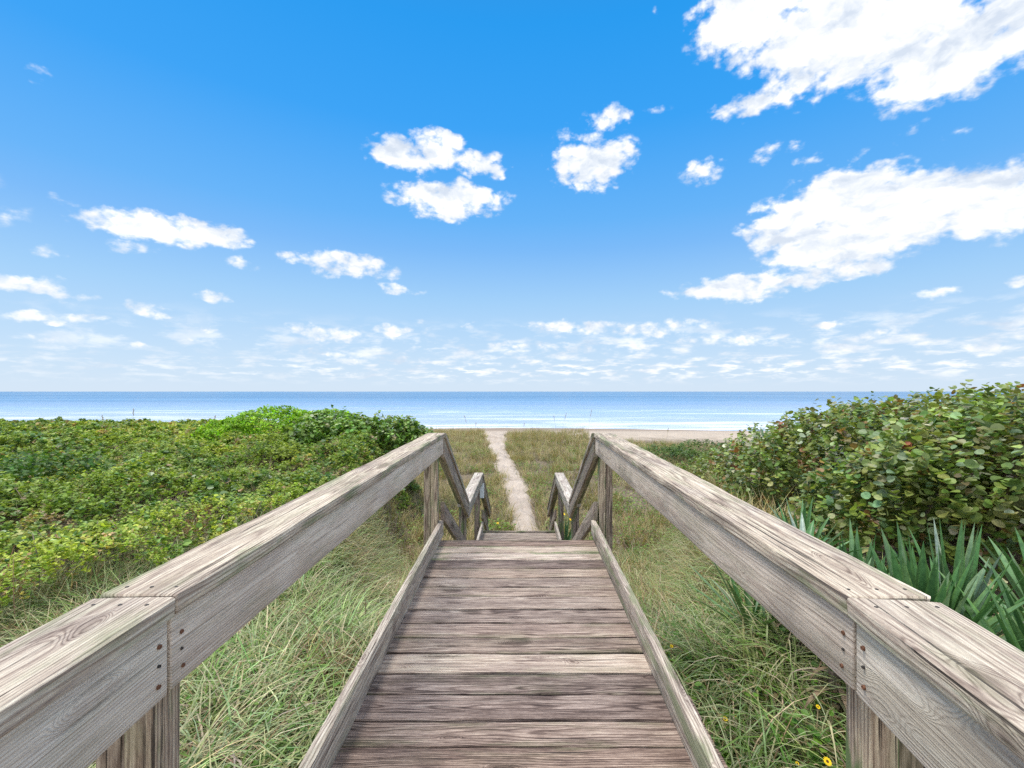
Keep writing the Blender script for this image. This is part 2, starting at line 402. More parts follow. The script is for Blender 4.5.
py = np.arange(9.6, 47, .16); pt = np.linspace(-1, 1, 23)
PX = np.zeros((len(py), len(pt))); PY = np.zeros_like(PX)
for i, yv in enumerate(py):
    el_, er_ = .8 + .55 * fbm(np.array([yv * 1.3]), np.array([2.0]), 41, 3)[0], .8 + .55 * fbm(np.array([yv * 1.3]), np.array([9.0]), 43, 3)[0]
    hw = path_w(yv) / 2 * 1.12
    PX[i] = path_c(yv) + np.where(pt < 0, pt * hw * el_, pt * hw * er_); PY[i] = yv
foot = (fbm(PX * 3.4, PY * 2.4, 51, 3) - .5) * .30
PZ = ground_z(PX, PY) + .05 * (1 - np.abs(pt)[None, :] ** 3) - .05 * np.abs(pt)[None, :] ** 4 + foot * (1 - np.abs(pt)[None, :] ** 4) + .03
v = np.stack([PX.ravel(), PY.ravel(), PZ.ravel()], 1); nx = len(pt)
i = (np.arange(len(py) - 1)[:, None] * nx + np.arange(nx - 1)[None, :]).ravel()
f = np.stack([i, i + 1, i + nx + 1, i + nx], 1)
tag(np_mesh('path', v, np.full(len(f), 4), f, PATHM, smooth_shade=True), 'narrow trodden sand path winding to the beach', kind='structure')

def sea_z(X, Y):
    s = np.zeros_like(X)
    for y0, x0, xw, a, wd in ((99, -6, 60, .30, 1.6), (121, 30, 90, .34, 2.2), (150, -10, 70, .42, 2.6), (176, 40, 110, .40, 3.0), (205, -60, 90, .4, 3.5), (240, 20, 160, .4, 4)):
        yc = y0 + 3 * (fbm(X * .03, X * 0 + y0, 61, 2) - .5)
        s += a * np.exp(-((Y - yc) / wd) ** 2) * np.exp(-((X - x0) / xw) ** 2)
    s += (fbm(X * .05, Y * .2, 65, 3) - .5) * .22 * smooth(80, 100, Y)
    return SEA + s * (1 - smooth(280, 420, Y))
xs = np.concatenate([-np.geomspace(60000, 330, 20), np.arange(-320, 321, 4.0), np.geomspace(330, 60000, 20)])
ys = np.concatenate([np.arange(68, 300, .7), np.arange(300, 460, 4), np.geomspace(464, 60000, 40)])
v, c, f = grid(xs, ys, sea_z)
tag(np_mesh('sea', v, c, f, SEAM, smooth_shade=True), 'calm blue sea with pale surf lines reaching the horizon', kind='structure')

# ---------------------------------------------------------------- timber builder
class Timber:
    """collects weathered boards; build() links them as one mesh"""
    def __init__(s): s.v = []; s.f = []; s.wc = []; s.wt = []; s.wk = []
    def board(s, p0, p1, w_, t_, n, tint=.5, warm=.3, alg=.1, bev=.004, wob=.0012, step=.10, cut0=None, cut1=None, pith=None, k=1.0, red=0.0):
        kon, redn = k, red
        p0, p1, n = Vector(p0), Vector(p1), Vector(n).normalized()
        L = (p1 - p0).length; u = (p1 - p0) / L
        n = (n - u * n.dot(u)).normalized(); q = n.cross(u)          # q runs across the width
        hw, ht = w_ / 2, t_ / 2; b = bev; k = b * .3
        prof = [(-hw, -ht + b), (-hw, ht - b), (-hw + k, ht - k), (-hw + b, ht), (-hw * .35, ht), (hw * .35, ht), (hw - b, ht), (hw - k, ht - k),
                (hw, ht - b), (hw, -ht + b), (hw - k, -ht + k), (hw - b, -ht), (-hw + b, -ht), (-hw + k, -ht + k)]
        m = len(prof); ns = max(2, int(L / step)); base = len(s.v)
        ps = [0, b * .5] + [L * i / ns for i in range(1, ns)] + [L - b * .5, L]
        off = random.uniform(0, 60); pv, pw = pith or (random.uniform(-hw, hw) * .8, random.choice((-1, 1)) * random.uniform(ht * .6, ht + .05))
        ph = [random.uniform(0, 6.28) for _ in range(6)]
        for i, d in enumerate(ps):
            ins = b * .5 if i in (0, len(ps) - 1) else 0
            for j, (a, c_) in enumerate(prof):
                sc = 1 - ins / hw if hw else 1; sc2 = 1 - ins / ht
                o = q * (a * sc) + n * (c_ * sc2)
                wv = wob * (math.sin(d * 7 + ph[j % 6]) + .6 * math.sin(d * 19 + ph[(j + 2) % 6]))
                o = o + n * (wv * .6 if c_ > 0 else 0) + q * (wv * (1 if a > 0 else -1) * .8)
                dd = d
                for cn, wt_ in ((cut0, 1 - d / L), (cut1, d / L)):
                    if cn is not None:
                        cnv = Vector(cn); dd += -o.dot(cnv) / u.dot(cnv) * wt_
                s.v.append(p0 + u * dd + o)
                s.wc.append((dd + off, a - pv, c_ - pw)); s.wk.append((kon, redn, 0)); s.wt.append((tint, warm, alg * (2.6 if abs(a) > hw * .9 else .55)))
        for i in range(len(ps) - 1):
            for j in range(m):
                a = base + i * m + j; b2 = base + i * m + (j + 1) % m
                s.f.append((a, b2, b2 + m, a + m))
        s.f.append(tuple(base + j for j in range(m))[::-1]); e = base + (len(ps) - 1) * m
        s.f.append(tuple(e + j for j in range(m)))
        return s
    def build(s, name, parent=None):
        cnt = [len(x) for x in s.f]; idx = [i for x in s.f for i in x]
        o = np_mesh(name, np.array([tuple(p) for p in s.v]), cnt, np.array(idx), WOOD, parent, attrs={'wc': np.array(s.wc), 'wt': np.array(s.wt), 'wk': np.array(s.wk)}, smooth_shade=True)
        me = o.data
        import bmesh
        bm = bmesh.new(); bm.from_mesh(me); bmesh.ops.recalc_face_normals(bm, faces=bm.faces); bm.to_mesh(me); bm.free()
        me.set_sharp_from_angle(angle=R(38))
        return o
def one(name, parent, *a, **k): return Timber().board(*a, **k).build(name, parent)

def disc(name, parent, p, n, r, mat, depth=.003, seg=12):
    """a domed screw or nail head"""
    n = Vector(n).normalized(); a = n.orthogonal().normalized(); b = n.cross(a); p = Vector(p)
    vs, fs = [], []
    for k, (rr, hh) in enumerate(((1, -.004), (1, depth * .5), (.75, depth), (.3, depth * .75))):
        for i in range(seg):
            t = 2 * math.pi * i / seg
            vs.append(p + (a * math.cos(t) + b * math.sin(t)) * r * rr + n * hh)
    for k in range(3):
        for i in range(seg): fs.append((k * seg + i, k * seg + (i + 1) % seg, (k + 1) * seg + (i + 1) % seg, (k + 1) * seg + i))
    fs.append(tuple(3 * seg + i for i in range(seg)))
    return np_mesh(name, np.array([tuple(q) for q in vs]), [len(x) for x in fs], np.array([i for x in fs for i in x]), mat, parent)

# ---------------------------------------------------------------- the boardwalk
walk = tag(empty('boardwalk'), 'weathered grey wooden boardwalk with kerb boards and wide handrails on both sides', 'boardwalk')
deck = Timber()
gaps = [1.609, 1.74, 1.888, 2.031, 2.183, 2.325, 2.476, 2.624, 2.79, 2.926, 3.075, 3.23, 3.40, 3.55, 3.70, 3.86]
tints = [.43, .40, .35, .66, .40, .50, .47, .56, .53, .52, .53, .36, .64, .63, .38]
y = 1.609
back_g = []
while y > -.9: back_g.append(y); y -= .147 + random.uniform(-.003, .003)
gaps = back_g[::-1][:-1] + gaps
tints = [.5 + random.uniform(-.12, .1) for _ in range(len(gaps) - 1 - len(tints))] + tints
for k in range(len(gaps) - 1):
    ga, gb = random.uniform(.0048, .0075), random.uniform(.0048, .0075); a, b = gaps[k] + ga, gaps[k + 1] - gb
    dz = random.uniform(-.002, .002); xo = random.uniform(-.006, .006)
    al = .35 if k in (len(tints) - 2, len(tints) - 3) else random.uniform(0, .12)
    deck.board((-.705 + xo, (a + b) / 2 + random.uniform(-.001, .001), -.019 + dz), (.700 + xo, (a + b) / 2 + random.uniform(-.001, .001), -.019 + dz + random.uniform(-.001, .001)), b - a, .038, (0, 0, 1),
               tint=tints[k] - .12 + (.06 if tints[k] > .6 else 0), warm=random.uniform(.0, .4), alg=al, wob=.0014, k=1.0, red=random.uniform(.1, .5))
deck.build('deck', walk)
fr = Timber()
for x in (-.66, 0, .655): fr.board((x, -.9, -.13), (x, 3.82, -.13), .038, .18, (0, 0, 1), .3, .3, .3)
fr.build('joists', walk)
one('rim_board', walk, (-.70, 3.842, -.135), (.70, 3.842, -.135), .18, .036, (0, 1, 0), .36, .3, .3)

for sgn, xn, xf in ((-1, -.642, -.679), (1, .598, .650)):
    sl = (xf - xn) / (3.98 - 1.4)
    kb = one('kerb_board', walk, (xn - sl * 2.3, -.9, .068), (xf, 3.98, .068), .132, .038, (1, 0, 0), .60, .35, .28 if sgn > 0 else .14, wob=.0016)

YF = 3.95                                   # where the level handrails end above the stairs
def rail(side):
    s = 1 if side > 0 else -1
    if s > 0: yj, xj, zj, wd, near_dir = .877, .636, .860, .163, .125
    else:     yj, xj, zj, wd, near_dir = .858, -.648, .873, .147, -.052
    xe, ze = (.651, .897) if s > 0 else (-.645, .897)
    th = .039
    c0 = (xj + s * wd / 2, yj + .0035, zj - th / 2); c1 = (xe + s * wd / 2, YF, ze - th / 2)
    cap = one('handrail_cap', walk, c0, c1, wd, th, (0, 0, 1), .61 if s > 0 else .60, .50, .30, k=.95, wob=.0016, bev=.006)
    # the section beside and behind the camera, turned slightly inwards
    yb = -.85
    n0 = (xj + s * wd / 2 + near_dir * (yb - yj), yb, zj - th / 2 - .004); n1 = (xj + s * wd / 2, yj - .003, zj - th / 2 - .002)
    cap2 = one('handrail_cap', walk, n0, n1, wd, th, (0, 0, 1), .62 if s > 0 else .64, .40, .22, k=.9, wob=.0014, bev=.006)
    ov = .011; bw = .142
    xb = xj + s * (ov + .019)
    b0 = (xb, yj + .004, zj - th - bw / 2 - .001); b1 = (xe + s * (ov + .019), YF - .005, ze - th - bw / 2 - .001)
    sb = one('rail_board', walk, b0, b1, bw, .038, (s, 0, 0), .76 if s > 0 else .82, .30, .08, red=.3, k=.52, pith=(-.02, .03 * s))  # left board tinted lighter to make up for its shade
    d0 = (xb + near_dir * (yb - yj), yb, zj - th - bw / 2 - .006); d1 = (xb + s * .001, yj - .004, zj - th - bw / 2 - .004)
    sb2 = one('rail_board', walk, d0, d1, bw, .038, (s, 0, 0), .80 if s > 0 else .85, .25, .06, red=.15, k=.45, pith=(.03, .02 * s))  # near left board also lightened in colour against the shade
    # rusty screws on both sides of the joint
    xi = xb - s * .0192
    for dy_, hz, obj_, mt, rr in ((.030, .045, sb, RUST, .0044), (.034, .113, sb, RUST, .0042), (.030, .078, sb, DARKNAIL, .003)):
        disc('screw_head', obj_, (xi, yj + dy_, zj - th - hz), (-s, 0, 0), rr, mt)
    for dy_, hz, mt, rr in ((-.026, .040, RUST, .0044), (-.028, .112, RUST, .0042), (-.027, .075, DARKNAIL, .003)):
        disc('screw_head', sb2, (xi + near_dir * dy_ , yj + dy_, zj - th - hz - .004), (-s, 0, 0), rr, mt)
    for xx in (.025, wd * .5, wd - .025):
        disc('screw_head', cap2, (xj + s * xx, yj - .035, zj - .002), (0, 0, 1), .0035, DARKNAIL, .001)
        disc('screw_head', cap, (xj + s * xx, yj + .036, zj), (0, 0, 1), .0035, DARKNAIL, .001)
    # doubled posts: an inner member and a darker sister outside it
    for yp, pw in ((yj + .045, .072), (YF - .035 if s < 0 else YF + .07, .075), (-.72, .075)):
        if yp < 0: xb_ = xb + near_dir * (yp - yj)
        else: xb_ = xb + (xe - xj) * max(0, (yp - yj)) / (YF - yj)
        xi_ = xb_ + s * (.019 + .028 + .001)
        zt = zj - th - .008 + (ze - zj) * max(0, yp - yj) / (YF - yj)
        one('post', walk, (xi_, yp, -1.3), (xi_, yp, zt), .056, pw, (0, 1, 0), .58, .9, .55 if yp < 2 else 1.0, bev=.005)
        one('post', walk, (xi_ + s * .061, yp + .012, -1.3), (xi_ + s * .061, yp + .012, zt - .003), .062, .075, (0, 1, 0), .42, .7, .5, bev=.005)
rail(-1); rail(1)

# ---------------------------------------------------------------- the stairs down to the sand
st = tag(empty('wooden_staircase', (0, 3.9, -1.12)), 'weathered wooden stairs with landing and sloping handrails going down to the sand path', 'staircase')
st_off = Vector((0, -3.9, 1.12))
def so(p): return tuple(Vector(p) + st_off)
def sone(name, p0, p1, *a, **k): return one(name, st, so(p0), so(p1), *a, **k)
LZ, LY0, LY1 = -1.12, 5.60, 7.75
GZ = -2.36
def flight(y0, z0, y1, z1, n):
    run, rise = (y1 - y0) / n, (z0 - z1) / n
    for k in range(1, n):
        yy, zz = y0 + run * (k - .5), z0 - rise * k
        tb = Timber()
        tb.board((-.60, yy - .066, zz - .019), (.60, yy - .066, zz - .019), .128, .038, (0, 0, 1), .45 + random.uniform(-.08, .1), .3, .1)
        tb.board((-.60, yy + .068, zz - .019), (.60, yy + .068, zz - .019), .128, .038, (0, 0, 1), .45 + random.uniform(-.08, .1), .3, .1)
        tb.build('tread', st)
    for x in (-.575, .575):
        sone('stringer', (x, y0 + .02, z0 - .30), (x, y1 - .02, z1 - .30 + rise), .25, .038, (1, 0, 0), .40, .35, .4, cut0=(0, 1, 0), cut1=(0, 1, 0))
# treads are built in staircase space
_b = Timber.board
def shifted(s_, p0, p1, *a, **k): return _b(s_, so(p0), so(p1), *a, **k)
Timber.board = shifted
def sone(name, p0, p1, *a, **k): return Timber().board(p0, p1, *a, **k).build(name, st)
flight(3.88, 0, LY0, LZ, 7)
flight(LY1, LZ, 9.95, GZ, 7)
ld = Timber(); yy = LY0 + .005
while yy < LY1 - .1:
    ld.board((-.68, yy + .070, LZ - .019), (.68, yy + .070, LZ - .019), .139, .038, (0, 0, 1), .48 + random.uniform(-.1, .12), .3, .1); yy += .1465
ld.build('landing', st)
sone('landing_fascia', (-.68, LY1 + .022, LZ - .09), (.68, LY1 + .022, LZ - .09), .17, .036, (0, 1, 0), .4, .3, .3)
ZR = -.153; th = .039; wd = .150; bw = .142
for s in (-1, 1):
    xin = .645; xl_ = .622                   # inner edges: first flight, landing and below
    ca, cl = xin + wd / 2 - .012, xl_ + wd / 2
    P0, P1 = (YF + .012, .897), (5.78, ZR + .01)
    sl1 = (P1[1] - P0[1]) / (P1[0] - P0[0])
    V = (0, 1, 0)
    # first flight
    sone('handrail_cap', (s * ca, P0[0], P0[1] - .022), (s * (cl + .004), P1[0], P1[1] - .022), wd, th, (0, -sl1, 1), .55, .25, .3, cut0=V, cut1=V)
    sone('rail_board', (s * (xin + .025), P0[0] + .01, P0[1] - .128), (s * (xl_ + .03), P1[0] - .01, P1[1] - .128), bw, .036, (s, 0, 0), .46, .35, .12, cut0=V, cut1=V)
    sone('lower_rail', (s * .668, YF + .02, .215), (s * .640, 5.72, .215 + sl1 * (5.72 - YF - .02) + .02), bw, .036, (s, 0, 0), .42, .4, .1, cut0=V, cut1=V)
    # landing
    sone('handrail_cap', (s * cl, 5.70, ZR - .02), (s * cl, 7.93, ZR - .02), wd, th, (0, 0, 1), .66, .08, .12, bev=.006)
    sone('rail_board', (s * (xl_ + .028), 5.72, ZR - .112), (s * (xl_ + .028), 7.90, ZR - .112), bw, .036, (s, 0, 0), .60, .12, .2)
    sone('kerb_board', (s * .628, LY0 + .05, LZ + .068), (s * .628, 7.86, LZ + .068), .132, .036, (1, 0, 0), .60, .15, .15)
    # second flight
    Q0, Q1 = (7.90, ZR + .005), (10.12, -1.33); sl2 = (Q1[1] - Q0[1]) / (Q1[0] - Q0[0])
    sone('handrail_cap', (s * cl, Q0[0], Q0[1] - .022), (s * cl, Q1[0], Q1[1] - .022), wd, th, (0, -sl2, 1), .5, .3, .3, cut0=V, cut1=V)
    sone('rail_board', (s * (xl_ + .03), Q0[0] + .01, Q0[1] - .128), (s * (xl_ + .03), Q1[0] - .01, Q1[1] - .128), bw, .036, (s, 0, 0), .42, .4, .2, cut0=V, cut1=V)
    sone('lower_rail', (s * .63, 7.84, -.86), (s * .63, 9.98, -.86 + sl2 * 2.14), bw, .036, (s, 0, 0), .4, .4, .2, cut0=V, cut1=V)
    for yp, zt, zb in ((5.80, ZR - .05, -2.3), (7.80, ZR - .05, -2.7), (9.98, -1.33, -2.9)):
        x0 = xl_ + .05 + .045
        sone('post', (s * x0, yp, zb), (s * x0, yp, zt), .089, .089, (0, 1, 0), .33, .2, 1.9, bev=.005)
Timber.board = _b
# the pale plate fixed on the far left landing post
def box_np(name, c, h, mat, parent, bev=.004):
    import bmesh
    bm = bmesh.new(); bmesh.ops.create_cube(bm, size=1)
    for vv in bm.verts: vv.co = Vector((vv.co.x * h[0], vv.co.y * h[1], vv.co.z * h[2])) + Vector(c)
    bmesh.ops.bevel(bm, geom=bm.edges[:], offset=bev, segments=2, affect='EDGES')
    me = bpy.data.meshes.new(name); bm.to_mesh(me); bm.free(); me.materials.append(mat)
    o = bpy.data.objects.new(name, me); COL.objects.link(o); o.parent = parent; return o
tag(box_np('notice_plate', so((-.645, 7.93, -.47)), (.075, .012, .26), PLATE, st), 'small pale blank plate on the lower left stair post')

# ---------------------------------------------------------------- foliage builders
def unit(v): return v / np.maximum(np.linalg.norm(v, axis=-1, keepdims=True), 1e-9)
def pal(n, cols, weights=None, jit=.18):
    cols = np.array(cols, float); k = rng.choice(len(cols), n, p=None if weights is None else np.array(weights) / sum(weights))
    return np.clip(cols[k] * (1 + rng.normal(0, jit, (n, 1))) * (1 + rng.normal(0, jit * .35, (n, 3))), .004, .9)

ROUND = [(-.0, 0), (.30, .10), (.50, .38), (.50, .66), (.28, .93), (0, 1.0)]
OVAL = [(0, 0), (.24, .28), (.27, .58), (0, 1.0)]
LANCE = [(0, 0), (.13, .3), (.12, .65), (0, 1.0)]
class Leaves:
    """folded leaf blades, each its own two halves along a midrib"""
    def __init__(s): s.V = []; s.C = []; s.I = []; s.N = []; s.n = 0
    def add(s, base, direc, normal, size, cols, shape=OVAL, fold=.22, curl=.12, aspect=1.0):
        n = len(base); d = unit(direc); nn = unit(normal - d * np.sum(normal * d, 1, keepdims=True)); q = np.cross(nn, d)
        k = len(shape); size = np.asarray(size).reshape(-1, 1)
        fold = fold * (1 + rng.normal(0, .5, (n, 1))); curl = curl * (1 + rng.normal(0, .7, (n, 1)))
        pts = []
        for x, y_ in shape: pts.append(base + size * (q * x * aspect + d * y_ + nn * (x * fold - curl * y_ * y_)))
        for x, y_ in shape[1:-1][::-1]: pts.append(base + size * (-q * x * aspect + d * y_ + nn * (x * fold - curl * y_ * y_)))
        m = 2 * k - 2; P = np.stack(pts, 1)
        st_ = s.n + np.arange(n)[:, None] * m
        A = st_ + np.arange(k)[None, :]
        B = st_ + np.array([k - 1] + list(range(k, m)) + [0])[None, :]
        s.V.append(P.reshape(-1, 3)); s.C.append(np.repeat(cols, m, 0)); s.I.append(np.concatenate([A, B], 1).reshape(-1)); s.N.append(np.full(2 * n, k)); s.n += n * m
        return s
    def blades(s, base, azim, lean0, lean1, length, width, cols, seg=4, side=0.0, power=1.3):
        n = len(base); length = length.reshape(-1, 1); width = width.reshape(-1, 1)
        t = np.linspace(0, 1, seg + 1)
        pos = base.copy(); rings = []
        az_ = azim.copy()
        for i, tt in enumerate(t):
            th_ = lean0 + (lean1 - lean0) * tt ** power
            a_ = azim + side * tt
            h = np.stack([np.sin(a_), np.cos(a_), np.zeros(n)], 1)
            q = np.stack([np.cos(a_), -np.sin(a_), np.zeros(n)], 1)
            if i > 0: pos = pos + (h * np.sin(th_)[:, None] + np.array([[0, 0, 1.0]]) * np.cos(th_)[:, None]) * length / seg
            wd_ = width * (.55 + .45 * min(1, tt * 4)) * (1 - max(0, (tt - .45) / .55) ** 1.4 * .93)
            rings.append(pos - q * wd_ / 2); rings.append(pos + q * wd_ / 2)
        P = np.stack(rings, 1); m = 2 * (seg + 1)
        st_ = s.n + np.arange(n)[:, None] * m
        F = np.concatenate([st_ + np.array([[2 * i, 2 * i + 1, 2 * i + 3, 2 * i + 2]]) for i in range(seg)], 1)
        s.V.append(P.reshape(-1, 3)); s.C.append(np.repeat(cols, m, 0)); s.I.append(F.reshape(-1)); s.N.append(np.full(seg * n, 4)); s.n += n * m
        return s
    def build(s, name, mat, parent=None, loc=None):
        V = np.concatenate(s.V)
        if loc is not None: V = V - np.array(loc)
        o = np_mesh(name, V, np.concatenate(s.N), np.concatenate(s.I), mat, parent, col=np.concatenate(s.C))
        if loc is not None and parent is None: o.location = loc
        return o

def tube(pts, rad, seg=6):
    """one tapered tube through pts -> verts, faces"""
    pts = [Vector(p) for p in pts]; vs, fs = [], []
    for i, p in enumerate(pts):
        d = (pts[min(i + 1, len(pts) - 1)] - pts[max(i - 1, 0)]).normalized(); a = d.orthogonal().normalized(); b = d.cross(a)
        for k in range(seg):
            t = 2 * math.pi * k / seg; vs.append(p + (a * math.cos(t) + b * math.sin(t)) * rad[i])
    for i in range(len(pts) - 1):
        for k in range(seg): fs.append((i * seg + k, i * seg + (k + 1) % seg, (i + 1) * seg + (k + 1) % seg, (i + 1) * seg + k))
    fs.append(tuple(range(seg))[::-1]); fs.append(tuple((len(pts) - 1) * seg + k for k in range(seg)))
    return vs, fs
def tubes(name, lst, mat, parent):
    V, F = [], []
    for pts, rad in lst:
        v_, f_ = tube(pts, rad); b = len(V); V += v_; F += [tuple(i + b for i in x) for x in f_]
    return np_mesh(name, np.array([tuple(p) for p in V]), [len(x) for x in F], np.array([i for x in F for i in x]), mat, parent, smooth_shade=True)

def bush(name, label, cat, loc, lobes, count, size, cols, weights=None, shape=ROUND, mat=LEAF, group=None, updir=.75, tilt=.55, stems=14, depth=.35, poke=0, jit=.2, aspect=1.0, spread=.10):
    """a shrub: leaves on twigs through the outer shell of several lobes, woody stems inside"""
    root = tag(empty(name, loc), label, cat, group)
    lobes = np.array(lobes, float)                                  # cx, cy, cz, rx, ry, rz in shrub space
    area = lobes[:, 3] * lobes[:, 4] + lobes[:, 3] * lobes[:, 5]
    per = 5; ncl = count // per
    k = rng.choice(len(lobes), ncl * 2, p=area / area.sum()); Lb = lobes[k]
    d = unit(rng.normal(0, 1, (len(k), 3))); d[:, 2] = np.where(d[:, 2] < -.25, -d[:, 2], d[:, 2])
    lump = 1 + .22 * (fbm(d[:, 0] * 2.6 + k * 3.1 + 20, d[:, 1] * 2.6 + d[:, 2] * 2.1 + 20, 71, 3) - .5) * 2
    dep = 1 - depth * rng.random(len(k)) ** 2.0
    p = Lb[:, :3] + d * Lb[:, 3:] * (lump * dep)[:, None]
    inside = np.zeros(len(k), bool)
    for i, L in enumerate(lobes):
        e = np.sum(((p - L[:3]) / L[3:]) ** 2, 1); inside |= (e < .55) & (k != i)
    gz = ground_z(p[:, 0] + loc[0], p[:, 1] + loc[1]) - loc[2]
    ok = (~inside) & (p[:, 2] > gz + .03); p, d, Lb = p[ok][:ncl], d[ok][:ncl], Lb[ok][:ncl]
    nrm = unit(d / Lb[:, 3:] ** .5)
    n = len(p)
    P = np.repeat(p, per, 0); NR = np.repeat(nrm, per, 0); N = n * per
    ang_ = rng.random(N) * 6.283
    tang = np.stack([np.cos(ang_), np.sin(ang_), rng.normal(0, .3, N)], 1)
    growth = unit(NR * .6 + np.array([[0, 0, .6]]))
    off = np.tile(np.linspace(-spread, spread * .5, per), n)[:, None]
    base = P + growth * off + unit(tang) * .01
    sz = size * rng.uniform(.55, 1.25, N)
    direc = tang + growth * rng.uniform(.0, .7, N)[:, None]
    normal = NR * (1 - updir) + np.array([[0, 0, updir]]) + rng.normal(0, tilt, (N, 3)) * .7
    crow = pal(n, cols, weights, jit); C = np.repeat(crow, per, 0) * (1 + rng.normal(0, .13, (N, 1))); C = np.clip(C, .004, .9)
    lv = Leaves().add(base, direc, normal, sz, C, shape, aspect=aspect)
    for _ in range(poke):                                           # upright leafy shoots above the outline
        j = rng.integers(0, n)
        for _t in range(60):
            if nrm[j, 2] > .6 and p[j, 2] > np.percentile(p[:, 2], 70): break
            j = rng.integers(0, n)
        m = 9; hgt = rng.uniform(.1, .3)
        b = p[j] + np.stack([rng.normal(0, .015, m), rng.normal(0, .015, m), np.linspace(-.05, hgt, m)], 1)
        a_ = rng.random(m) * 6.28
        dd = np.stack([np.cos(a_), np.sin(a_), rng.uniform(.3, 1.3, m)], 1)
        lv.add(b, dd, np.stack([-np.cos(a_), -np.sin(a_), np.full(m, .9)], 1), size * rng.uniform(.6, 1.0, m), pal(m, cols, weights, jit), shape, aspect=aspect)
    lv.build('foliage', mat, root)
    L = []
    for i in range(stems):
        j = rng.integers(0, n); e = p[j] * .96; s0 = lobes[rng.integers(0, len(lobes))]
        bx, by = s0[0] + rng.normal(0, .25), s0[1] + rng.normal(0, .25)
        bz = float(ground_z(bx + loc[0], by + loc[1]) - loc[2]) - .05
        m1 = Vector((bx + (e[0] - bx) * .35 + random.uniform(-.08, .08), by + (e[1] - by) * .35 + random.uniform(-.08, .08), bz + (e[2] - bz) * .55))
        L.append(([(bx, by, bz), m1, tuple(e)], [.022, .014, .005]))
    tubes('stems', L, BARK, root)
    return root

# ---------------------------------------------------------------- sea grape hedge on the right
SG = [(.19, .265, .058), (.255, .315, .08), (.135, .21, .05), (.25, .255, .10), (.24, .15, .055), (.29, .11, .05), (.33, .34, .22), (.17, .25, .12)]
SGW = [32, 28, 16, 12, 5, 1, 9, 8]
def gz(x, y_): return float(ground_z(np.array([x]), np.array([y_]))[0])
g = 'sea grape shrubs in the hedge right of the boardwalk'
L0 = (4.6, 3.6, gz(4.6, 3.6))
bush('sea_grape_shrub', 'nearest and tallest sea grape shrub, big round olive leaves, behind the sword-leaved plants', 'shrub', L0,
     [(-.15, .0, .55, 1.55, 1.25, 1.05), (1.5, .3, .6, 1.6, 1.4, 1.15), (-1.0, .35, .35, 1.0, .9, .80), (3.2, .1, .6, 1.7, 1.5, 1.2), (.6, 1.2, .6, 1.4, 1.2, 1.0)], 40000, .062, SG, SGW, group=g, poke=26, stems=30)
L0 = (4.8, 6.3, gz(4.8, 6.3))
bush('sea_grape_shrub', 'middle sea grape shrub of the right hedge, between the tallest and the farthest one', 'shrub', L0,
     [(-.15, -.2, .5, 1.3, 1.4, 1.08), (-.75, .4, .3, 1.0, 1.1, .80), (1.6, 0, .6, 1.8, 1.6, 1.1), (3.6, .2, .6, 2.0, 1.6, 1.15)], 22000, .066, SG, SGW, group=g, poke=18, stems=16)
L0 = (5.5, 9.0, gz(5.5, 9.0))
bush('sea_grape_shrub', 'farthest and lowest sea grape shrub of the right hedge, sloping down to the beach', 'shrub', L0,
     [(0, 0, .3, 1.4, 1.5, .92), (-1.0, -.3, .1, 1.0, 1.2, .66), (1.8, .2, .5, 1.7, 1.5, 1.05), (4, .6, .5, 2.0, 1.6, 1.1), (-.6, 1.6, -.1, 1.1, 1.2, .6)], 14000, .072, SG, SGW, group=g, poke=10, stems=10)
g = 'low shrubs on the dune beyond the right handrail'
for x, y_, r, lab in ((7.2, 22.5, 1.5, 'dark green low dune shrub nearest the right handrail below the beach'),
                      (10.2, 24.5, 2.0, 'wide dark green low shrub at the back edge of the dune before the beach'),
                      (9.0, 17.0, 1.9, 'low green shrub at the foot of the sea grape hedge')):
    z0 = gz(x, y_)
    bush('dune_shrub', lab, 'shrub', (x, y_, z0), [(0, 0, .2, r, r * .8, .75), (r * .7, .3, .1, r * .7, r * .7, .6), (-r * .6, -.2, .1, r * .6, r * .6, .5)], 2600, .12,
         [(.08, .15, .035), (.12, .19, .045), (.06, .11, .03)], None, OVAL, SOFT, g, stems=6)

# ---------------------------------------------------------------- shrubs on the left
L0 = (-7.6, 14.2, gz(-7.6, 14.2))
bush('rounded_shrub', 'bright green rounded shrub, the dense dome rising over the left scrub', 'shrub', L0,
     [(0, 0, .50, 1.6, 1.3, .96), (1.4, .1, .44, 1.3, 1.1, .96), (-1.2, -.2, .35, 1.0, 1.0, .75)], 24000, .062,
     [(.24, .44, .02), (.33, .54, .03), (.17, .34, .02)], None, OVAL, SOFT, stems=8, depth=.15, updir=.5, spread=.03, aspect=1.5)
L0 = (-4.6, 13.4, gz(-4.6, 13.4))
bush('sea_grape_shrub', 'dark green sea grape shrub beside the bright dome, behind the left handrail', 'shrub', L0,
     [(-.8, 0, .34, 1.5, 1.2, .94), (.6, .2, .27, 1.2, 1.0, .88), (1.35, .3, .25, .8, .8, .70)], 6500, .10,
     [(.13, .25, .045), (.19, .32, .06), (.25, .35, .11), (.33, .40, .24)], [30, 30, 15, 8], ROUND, LEAF, stems=10, poke=12)
L0 = (-7.4, 7.3, gz(-7.4, 7.3))
bush('leafy_shrub', 'dark leafy shrub standing out of the scrub at the left edge', 'shrub', L0,
     [(0, 0, .3, .85, .7, .55), (.6, .1, .2, .5, .5, .42), (-.9, .2, .25, .8, .7, .5)], 4200, .075,
     [(.05, .12, .022), (.08, .17, .03), (.12, .2, .04)], None, OVAL, SOFT, stems=8, aspect=1.2)

